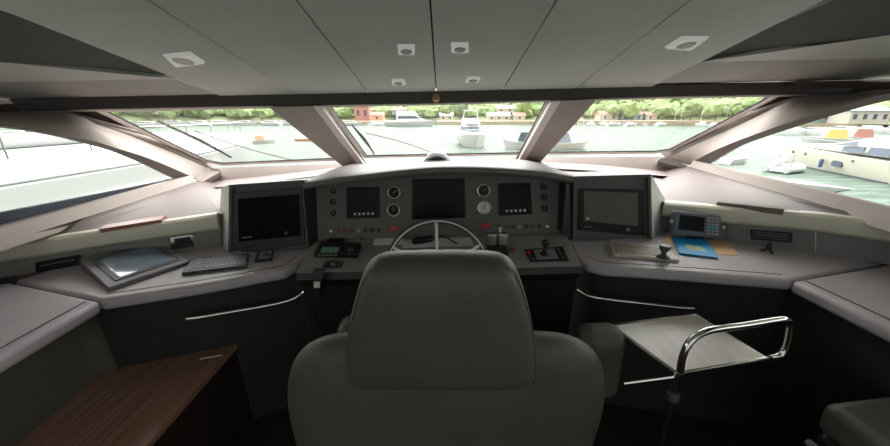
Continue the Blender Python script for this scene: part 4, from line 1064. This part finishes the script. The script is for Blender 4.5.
# boats
def hull_rings(L, B, Hs, bow=.35, n=14, sheer=.35):
    """hull along +x (bow at +L/2), waterline z=0"""
    rings = []
    for i in range(n+1):
        s = i/n; x = -L/2+L*s
        w = B/2*(1 if s < .55 else max(.02, 1-((s-.55)/.45)**2.1)); h = Hs*(1+sheer*s*s)
        xr = x; k = .75
        rings.append([V((xr, w, h)), V((xr-(L*.0 if s < .6 else (s-.6)*L*.17), w*.88, h*.45)), V((xr-(0 if s < .6 else (s-.6)*L*.32), w*.62, -.25)), V((xr-(0 if s < .6 else (s-.6)*L*.32), -w*.62, -.25)), V((xr-(L*.0 if s < .6 else (s-.6)*L*.17), -w*.88, h*.45)), V((xr, -w, h))])
    return rings
def placed(mb, M):
    bmesh.ops.transform(mb.bm, matrix=M, verts=mb.bm.verts); return mb
def boat(pos, head, L, B, H, label, mt='gelcoat', cabin=True, bridge=False, win='window_dark', rail=True, canopy=None, mast=0, fender=0, group=None, cat='boat', name='motor_yacht', wscale=1, portholes=0):
    t = thing(name, pos, label, cat, group); t.rotation_euler = (0, 0, head)
    def b(nm, m, mm, par=None, **k): return build(nm, m, mm, par or t, local=True, **k)
    m = MB(); m.loft(hull_rings(L, B, H)); b('hull', m, mt, smooth=True)
    if cabin:
        x0, x1 = -L*.30, L*.22; zb = H*1.0; ht = B*.28*wscale; w = B*.40
        def cab(x0, x1, z0, z1, w0, w1, rk, rk2=.3):
            m = MB(); A = [V((x0, -w0, z0)), V((x1, -w0*.75, z0)), V((x1+ht*.5, 0, z0)), V((x1, w0*.75, z0)), V((x0, w0, z0))]
            Bq = [V((x0+rk2, -w1, z1)), V((x1-rk, -w1*.75, z1)), V((x1-rk+ht*.3, 0, z1)), V((x1-rk, w1*.75, z1)), V((x0+rk2, w1, z1))]
            m.hull2(A, Bq); return m
        b('cabin', cab(x0, x1, zb, zb+ht, w, w*.82, ht*1.3), mt, bevel=.05)
        b('window_band', cab(x0+L*.04, x1-ht*.546+.08, zb+ht*.42, zb+ht*.78, w*.925+.03, w*.86+.03, ht*.47), win)
        if bridge:
            b('flybridge', cab(x0, x1-L*.16, zb+ht, zb+ht*1.45, w*.85, w*.8, ht*.6), mt, bevel=.04)
            m = MB(); m.tube([V((x0+L*.04, -w*.7, zb+ht*1.4)), V((x0+L*.09, -w*.6, zb+ht*2.1)), V((x0+L*.09, w*.6, zb+ht*2.1)), V((x0+L*.04, w*.7, zb+ht*1.4))], L*.008, 6); b('radar_arch', m, mt)
            m = MB(); m.blob((x0+L*.09, 0, zb+ht*2.25), B*.07, 2, 0); b('radar_dome', m, mt)
    if canopy:
        m = MB(); z1 = H*1.0+B*.55; m.hull2([V((-L*.4, -B*.4, H)), V((L*.05, -B*.38, H)), V((L*.05, B*.38, H)), V((-L*.4, B*.4, H))], [V((-L*.34, -B*.33, z1)), V((-L*.04, -B*.3, z1)), V((-L*.04, B*.3, z1)), V((-L*.34, B*.33, z1))]); b('canopy', m, canopy, bevel=.05)
        m = MB(); m.box((-L*.02+.02, 0, H*1.0+B*.28), (.06, B*.5, B*.22)); b('windscreen', m, 'window_dark')
    if rail:
        for sg in (-1, 1):
            m = MB(); pts = []
            for i in range(9):
                s = .5+.49*i/8; x = -L/2+L*s; w = B/2*(1 if s < .55 else max(.03, 1-((s-.55)/.45)**2.1))*.93
                pts.append(V((x, sg*w, H*(1+.35*s*s)+.75)))
            m.tube(pts, .035, 5)
            for p in pts[::2]: m.tube([p, p-V((0, 0, .8))], .025, 5)
            b('railing', m, 'steel')
    if mast:
        m = MB(); m.tube([V((L*.05, 0, H)), V((L*.05, 0, H+mast))], [.16, .10], 6); b('mast', m, 'gelcoat')
        m = MB(); m.tube([V((L*.05, 0, H+1.2)), V((-L*.38, 0, H+1.3))], .13, 6); b('boom', m, 'gelcoat')
        m = MB(); m.tube([V((L*.48, 0, H*1.3)), V((L*.05, 0, H+mast*.97))], .03, 4); m.tube([V((-L*.46, 0, H)), V((L*.05, 0, H+mast*.99))], .03, 4); b('stays', m, 'steel')
    for k in range(portholes):
        x = -L*.05+L*.11*k
        for sg in (-1,):
            s = x/L+.5; w = B/2*(1 if s < .55 else max(.02, 1-((s-.55)/.45)**2.1))*.965; dw = B/2*.0
            m = MB(); m.lathe((x, sg*w, H*.80), (0, sg, 0), [(.17, -.15), (.17, .04), (.10, .05), (0, .05)], 12); b('porthole', m, 'window_dark')
    for k in range(fender):
        x = -L*.2+L*.3*k; s = x/L+.5; w = B/2*(1 if s < .55 else max(.02, 1-((s-.55)/.45)**2.1))
        m = MB(); m.lathe((x, -w-.1, H*.15), ZN, [(.05, 0), (.2, .12), (.2, .9), (.05, 1.05)], 10); b('fender', m, 'canvas_blue')
    return t
# long white yacht across the harbour
p = WT(412, 126.5); boat(p, 0.0, 27, 6.2, 2.4, 'long white motor yacht moored side-on at the far shore in the centre pane', bridge=True, wscale=2.1)
# bow-on motor yacht
p = WT(472, 145.5); D = p.y
boat(p, -math.pi/2+.03, 13, 5.0, 1.75, 'white flybridge motor yacht seen bow-on through the centre pane', bridge=True, wscale=1.5)
p = WT(519, 149); boat(p, math.pi*.9, 5.6, 2.8, 1.2, 'small white boat with dark canopy left of the right slanted post', cabin=False, canopy='canvas_dark', rail=False, name='small_boat')
p = WT(566, 149); boat(p, .1, 7.5, 3.0, 1.0, 'small boat with grey canopy right of the right slanted post', cabin=False, canopy='canvas_grey', rail=False, name='small_boat', mt='gelcoat_cream')
# left: row moored at breakwater
for i, (u, v, L, h) in enumerate(((128, 126, 13, .2), (150, 128, 14, -.1), (176, 125.7, 16, .1), (200, 126, 12, 3.1), (222, 125.6, 15, .2), (247, 125.6, 13, 0), (270, 125.8, 13, 3.0), (288, 125.5, 12, .1))):
    boat(WT(u, v), h, L, 4, 1.7, 'white boat moored along the breakwater beyond the left windshield pane', group='boats moored along the breakwater', rail=False)
boat(WT(265, 143), .3, 4.2, 1.7, .6, 'small dinghy with orange cover floating beyond the left pane', cabin=False, canopy='orange', rail=False, name='dinghy', mt='gelcoat_cream')
boat(WT(305, 141), .1, 4.0, 1.5, .5, 'small empty dinghy floating just left of the left slanted post', cabin=False, rail=False, name='dinghy', mt='orange')
for i, (u, v, L) in enumerate(((352, 125.7, 12), (378, 126, 13))): boat(WT(u, v), .1+i, L, 4, 1.5, ('white boat moored below the tall red building', 'white boat moored left of the long white yacht')[i], rail=False)
# right: masts and hulls
mm = ((603, 125.6, 11), (641, 125.4, 15), (648, 125.2, 11), (674, 125.5, 12), (680, 125.6, 10), (700, 126.4, 15), (738, 126, 13), (755, 127, 13), (725, 125.8, 10), (590, 126, 14))
for i, (u, v, hm) in enumerate(mm):
    boat(WT(u, v), R(88+3*math.sin(i)), 9, 2.8, 1.2, 'sailboat with bare mast moored at the quay beyond the right windshield pane', cabin=True, rail=False, mast=hm, group='sailboats along the right quay', name='sailboat', cat='sailboat')
for i, (u, v, L) in enumerate(((614, 126.2, 8), (631, 126.5, 8), (661, 126.4, 9), (714, 127.2, 10))):
    boat(WT(u, v), .1+.2*i, L, 3.2, 1.3, 'low white motorboat moored at the quay beyond the right windshield pane', rail=False, group='motorboats along the right quay')
for i, (u, v, L) in enumerate(((786, 135, 9), (812, 136, 9), (839, 134, 9), (866, 133, 10), (893, 134, 10))):
    boat(WT(u, v), R(88+2*i), L, 3.2, 1.4, 'white boat berthed behind the cream motor yacht in the right side window', rail=False, group='boats behind the cream motor yacht')
# jetty with ladder frame right of the right post
p = WT(587, 151); t = thing('jetty_ladder', p, 'pale steel ladder frame on a jetty right of the right slanted post', 'ladder')
m = MB()
a, b = at(577, 115, p.y), at(590, 151, p.y)
for s in (0, 1.0):
    m.tube([at(575+s*6, 113, p.y+s), at(586+s*6, 151, p.y+s)], .06, 6)
for k in range(7): m.tube([at(575+k*1.6, 113+k*5.5, p.y), at(581+k*1.6, 113+k*5.5, p.y+1)], .04, 5)
m.tube([at(575, 113, p.y), at(562, 130, p.y), at(552, 150, p.y)], .05, 5)
build('frame', m, 'gelcoat_cream', t)
# big cream motor yacht on the right
Dm = 17.5
bow = at(779, 150, 19.5); st = at(1130, 195, 12.5)
bow = WT(798, 163); fwd = V((bow.x, bow.y, 0))
pR = WT(905, 183.5); hd = math.atan2(bow.y-pR.y, bow.x-pR.x)
Ly = 17.5; cpos = WT(786, 160.5); dirv = V((math.cos(hd), math.sin(hd), 0)); center = V((cpos.x, cpos.y, ZWT))-dirv*(Ly*.44)
ty = thing('motor_yacht', center, 'large cream motor yacht with dark oval window, seen through the right side window', 'boat')
ty.rotation_euler = (0, 0, hd)
def yb_(nm, m, mm, par=None, **k): return build(nm, m, mm, par or ty, local=True, **k)
By, Hy = 4.6, 1.75
hr = hull_rings(Ly, By, Hy, n=24, sheer=.22)
m = MB(); m.loft(hr); yb_('hull', m, 'gelcoat_cream')
# sleek superstructure: long low arc
sec = [(-.5, 1.9, .86), (-.42, 2.0, .84), (-.28, 1.95, .8), (-.15, 1.4, .76), (-.02, .85, .7), (.15, .5, .58), (.3, .28, .45), (.42, .06, .25)]
rings = []
for s, h, w in sec:
    x = s*Ly; z0 = Hy*(1+.22*(s+.5)**2)-.05; W2 = By/2*w
    rings.append([V((x, W2, z0)), V((x, W2*.86, z0+h*.6)), V((x, W2*.55, z0+h)), V((x, -W2*.55, z0+h)), V((x, -W2*.86, z0+h*.6)), V((x, -W2, z0))])
m = MB(); m.loft(rings); yb_('superstructure', m, 'gelcoat', sub=1)
for sg in (-1, 1):
    for (s0, s1, lo0, hi0, lo1, hi1, nm) in ((-.25, -.06, 1.3, 1.9, .85, 1.0, 'windscreen'), (-.30, -.16, .45, 1.25, .35, .95, 'side_window'), (-.46, -.33, .45, 1.35, .45, 1.3, 'side_window')):
        pts = []
        for s, lo, hi in ((s0, lo0, hi0), (s1, lo1, hi1)):
            w = None
            for q0_, q1_ in zip(sec, sec[1:]):
                if q0_[0] <= s <= q1_[0]: w = lerp(q0_[2], q1_[2], (s-q0_[0])/(q1_[0]-q0_[0]))
            z0 = Hy*(1+.22*(s+.5)**2); W2 = By/2*w
            pts += [(V((s*Ly, sg*(W2*.95+.05), z0+lo*.72)), V((s*Ly, sg*(W2*.86+.05), z0+hi*.72)))]
        m = MB(); q = [pts[0][0], pts[1][0], pts[1][1], pts[0][1]]; m.prism(q, V((0, sg*.04, 0))); yb_(nm, m, 'window_dark')
    pts = []
    for i in range(12):
        s = .45+.53*i/11; x = -Ly/2+Ly*s; w = By/2*(1 if s < .55 else max(.03, 1-((s-.55)/.45)**2.1))*.95
        pts.append(V((x, sg*w, Hy*(1+.22*s*s)+.62)))
    m = MB(); m.tube(pts, .022, 5)
    for p in pts[::2]: m.tube([p, p-V((0, 0, .62))], .018, 5)
    yb_('railing', m, 'steel')
    def hw(s): return By/2*(1 if s < .55 else max(.02, 1-((s-.55)/.45)**2.1))
    m = MB(); s = .30; x = -Ly/2+Ly*s; z = Hy*.55; w = hw(s)*.915
    el = [V((x+.62*math.copysign(abs(math.cos(a))**.6, math.cos(a)), sg*(w+.0), z+.27*math.copysign(abs(math.sin(a))**.6, math.sin(a)))) for a in [2*math.pi*k/24 for k in range(24)]]
    m.prism([p-V((0, sg*.25, 0)) for p in el], V((0, sg*.33, 0))); yb_('hull_window', m, 'window_dark')
    for s in (.20, .55, .68):
        m = MB(); m.lathe((-Ly/2+Ly*s, sg*hw(s)*.95, Hy*.82), (0, sg, 0), [(.15, -.2), (.15, .04), (0, .05)], 14); yb_('porthole', m, 'window_dark')
    m = MB(); m.lathe((-Ly/2+Ly*.39, sg*(hw(.39)*.95+.17), Hy*.22), ZN, [(.05, 0), (.16, .1), (.16, .75), (.04, .85)], 10); yb_('fender', m, 'canvas_blue')
    m = MB(); rp = []
    for i in range(14):
        s = .02+.93*i/13; rp.append(V((-Ly/2+Ly*s-(0 if s < .6 else (s-.6)*Ly*.28), sg*hw(s)*.74, .05)))
    m.tube(rp, .05, 5); yb_('boot_stripe', m, 'stripe_dark')
# yellow covered boat and red shed structure behind
p = WT(822, 144.5); boat(p, R(150), 7, 3, 1.2, 'boat under a yellow cover behind the bow of the cream motor yacht', cabin=False, canopy='yellow', rail=False, name='covered_boat')
p = WT(849, 143.5); boat(p, R(150), 6.5, 3, 1.2, 'boat under a dark red cover right of the yellow covered boat', cabin=False, canopy='red_paint', rail=False, name='covered_boat')
# small tender with white engine cover, and pointed white boat
p = WT(785, 172)
t = thing('tender', p, 'grey inflatable tender with white outboard engine moored off the cream yacht', 'tender'); t.rotation_euler = (0, 0, R(20))
m = MB(); m.tube([V((-1.8, .8, .35)), V((.8, .8, .35)), V((1.7, .45, .45)), V((2.0, 0, .5)), V((1.7, -.45, .45)), V((.8, -.8, .35)), V((-1.8, -.8, .35))], .28, 12); build('inflatable_tube', m, 'gelcoat_cool', t, local=True)
m = MB(); m.box((0, 0, .2), (3.4, 1.2, .12)); build('floorboard', m, 'deck_grey', t, local=True)
m = MB(); m.box((-1.5, 0, 1.0), (.7, .6, .75)); build('outboard_engine', m, 'gelcoat', t, local=True, bevel=.2, seg=5)
m = MB(); m.tube([V((-.4, -.5, .4)), V((-.4, -.5, 1.7)), V((-.4, .5, 1.7)), V((-.4, .5, .4))], .04, 6); build('grab_frame', m, 'steel', t, local=True)
# moored jet boat / pointed hull
a, b = WT(700, 172), WT(852, 196)
hd2 = math.atan2(b.y-a.y, b.x-a.x); L2 = (b-a).length
boat((a+b)/2, hd2, L2, 1.5, .35, 'long narrow white boat hull pointing right below the tender', cabin=False, rail=False, name='narrow_boat')
boat(WT(735, 163), .4, 4.5, 1.6, .6, 'small white dinghy behind the narrow boat in the right side window', cabin=False, rail=False, name='dinghy')
# neighbouring white yacht on the left
nb = thing('motor_yacht', V((-9, 7, ZWT)), 'huge white yacht alongside filling the left side window', 'boat')
def nbp(m, nm, mm, **k): return build(nm, m, mm, nb, **k)
PN = plane(V((-5.2, 5, 0)), V((-6.5, 12, 0)), V((-5.2, 5, 1)))
def station(y, x):
    return [V((x, y, ZWT-.2)), V((x, y, .80)), V((x-.05, y, .83)), V((x-4.5, y, .83)), V((x-4.6, y, .5)), V((x-4.6, y, ZWT-.2))]
m = MB(); m.loft([station(-6, -5), station(7.5, -5), station(9.5, -5.4), station(11.5, -6.2), station(12.6, -7.2), [V((-8.6, 13.4, z)) + V((-dx, 0, 0)) for dx, z in ((0, ZWT), (0, .8), (.05, .83), (.3, .83), (.35, .5), (.35, ZWT))]])
nbp(m, 'hull', 'gelcoat_shade')
def bul(y, x): return [V((x-.01, y, .83)), V((x-.12, y, 1.09)), V((x-.5, y, 1.10)), V((x-4.2, y, 1.10)), V((x-4.3, y, .83))]
m = MB(); m.loft([bul(-6, -5), bul(7.5, -5), bul(9.5, -5.4), bul(11.2, -6.1)]); nbp(m, 'deck', 'gelcoat_cool', bevel=.03)
m = MB(); m.prism([V((-6.6, -4, 1.1)), V((-6.7, 7, 1.1)), V((-8.6, 9, 1.1)), V((-9.2, -4, 1.1))], V((0, 0, .22))); nbp(m, 'coachroof', 'gelcoat_shade', bevel=.1, seg=3)
m = MB()
rp = [V((-5.15, -3, 1.42)), V((-5.15, 4, 1.42)), V((-5.15, 7.5, 1.42)), V((-5.55, 9.5, 1.42)), V((-6.25, 11.2, 1.42))]
rs = poly_at(rp, [i/14 for i in range(15)])
m.tube(rs, .016, 6)
for p in rs: m.tube([p, V((p.x, p.y, 1.1))], .012, 5)
nbp(m, 'railing', 'steel')
m = MB(); m.prism([V((-5.005, -5, .47)), V((-5.005, 7.4, .47)), V((-5.005, 7.4, .53)), V((-5.005, -5, .53))], V((.04, 0, 0))); nbp(m, 'rub_rail', 'deck_grey')

# the boat's own wipers and bow rail lie just outside the windshield
outside = False
def wiper(a, b, pivot, label):
    A, B, Cc = onw(*a, -.04), onw(*b, -.04), onw(*pivot, -.05)
    t = thing('windshield_wiper', Cc, label, 'wiper')
    m = MB(); m.tube([A, A.lerp(B, .5)-nW*.012, B], [.006, .016, .006], 6); build('blade', m, 'rubber', t)
    m = MB(); m.tube([A.lerp(B, .5)-nW*.02, Cc], .009, 6); build('arm', m, 'pillar_dark', t)
wiper((158, 121), (231, 157), (231, 157.5), 'black wiper lying across the outside of the left windshield pane')
wiper((352, 125), (374, 153), (374, 154), 'black wiper lying across the left end of the centre windshield pane')
def barline(px, label, name, r=.007):
    pts = smoothline([onw(u, v, -.12) for u, v in px], 16); m = MB(); m.tube(pts, r, 6)
    o = build(name, m, 'pillar_dark'); tag(o, label, 'washer tube'); return o
barline([(195, 131), (230, 143), (260, 152), (292, 160)], 'thin dark arm running down the right half of the left windshield pane', 'wiper_arm', .006)
barline([(366, 133), (395, 140), (420, 148), (441, 157)], 'thin dark arm running down the centre windshield pane to the compass', 'wiper_arm', .005)
for o in bpy.data.objects:
    if o.name.startswith('wiper_arm'): o['category'] = 'wiper arm'

# everything outside is level; the wheelhouse heels a little
bpy.context.view_layer.update()
for o in OUT:
    o.matrix_world = HEEL @ o.matrix_world

# ================================================================== light
SKY_BACK, SKY_FRONT = .42, 4.9
w = bpy.data.worlds.new('sky'); S.world = w; w.use_nodes = True; nt = w.node_tree; bg = nt.nodes['Background']
tc = nt.nodes.new('ShaderNodeTexCoord')
# overcast, with the bright part of the cloud ahead of the boat
dt = nt.nodes.new('ShaderNodeVectorMath'); dt.operation = 'DOT_PRODUCT'; dt.inputs[1].default_value = (.12, .62, .775)
nt.links.new(tc.outputs['Generated'], dt.inputs[0])
mr = nt.nodes.new('ShaderNodeMapRange'); mr.interpolation_type = 'SMOOTHSTEP'
for k, v_ in (('From Min', -.5), ('From Max', .95), ('To Min', SKY_BACK), ('To Max', SKY_FRONT)): mr.inputs[k].default_value = v_
nt.links.new(dt.outputs['Value'], mr.inputs['Value']); nt.links.new(mr.outputs['Result'], bg.inputs['Strength'])
bg.inputs['Color'].default_value = (1, .975, .955, 1)
sl = bpy.data.lights.new('sun', 'SUN'); sl.energy = 1.0; sl.angle = R(30); sl.color = (1, .96, .9)
so = bpy.data.objects.new('sun', sl); COL.objects.link(so); so.rotation_euler = V((.15, .65, .75)).to_track_quat('Z', 'Y').to_euler()
S.view_settings.view_transform = 'Standard'; S.view_settings.look = 'None'; S.view_settings.exposure = .85; S.view_settings.gamma = 1
S.view_settings.use_curve_mapping = False
S.cycles.max_bounces = 8; S.cycles.transparent_max_bounces = 12; S.cycles.sample_clamp_indirect = 4
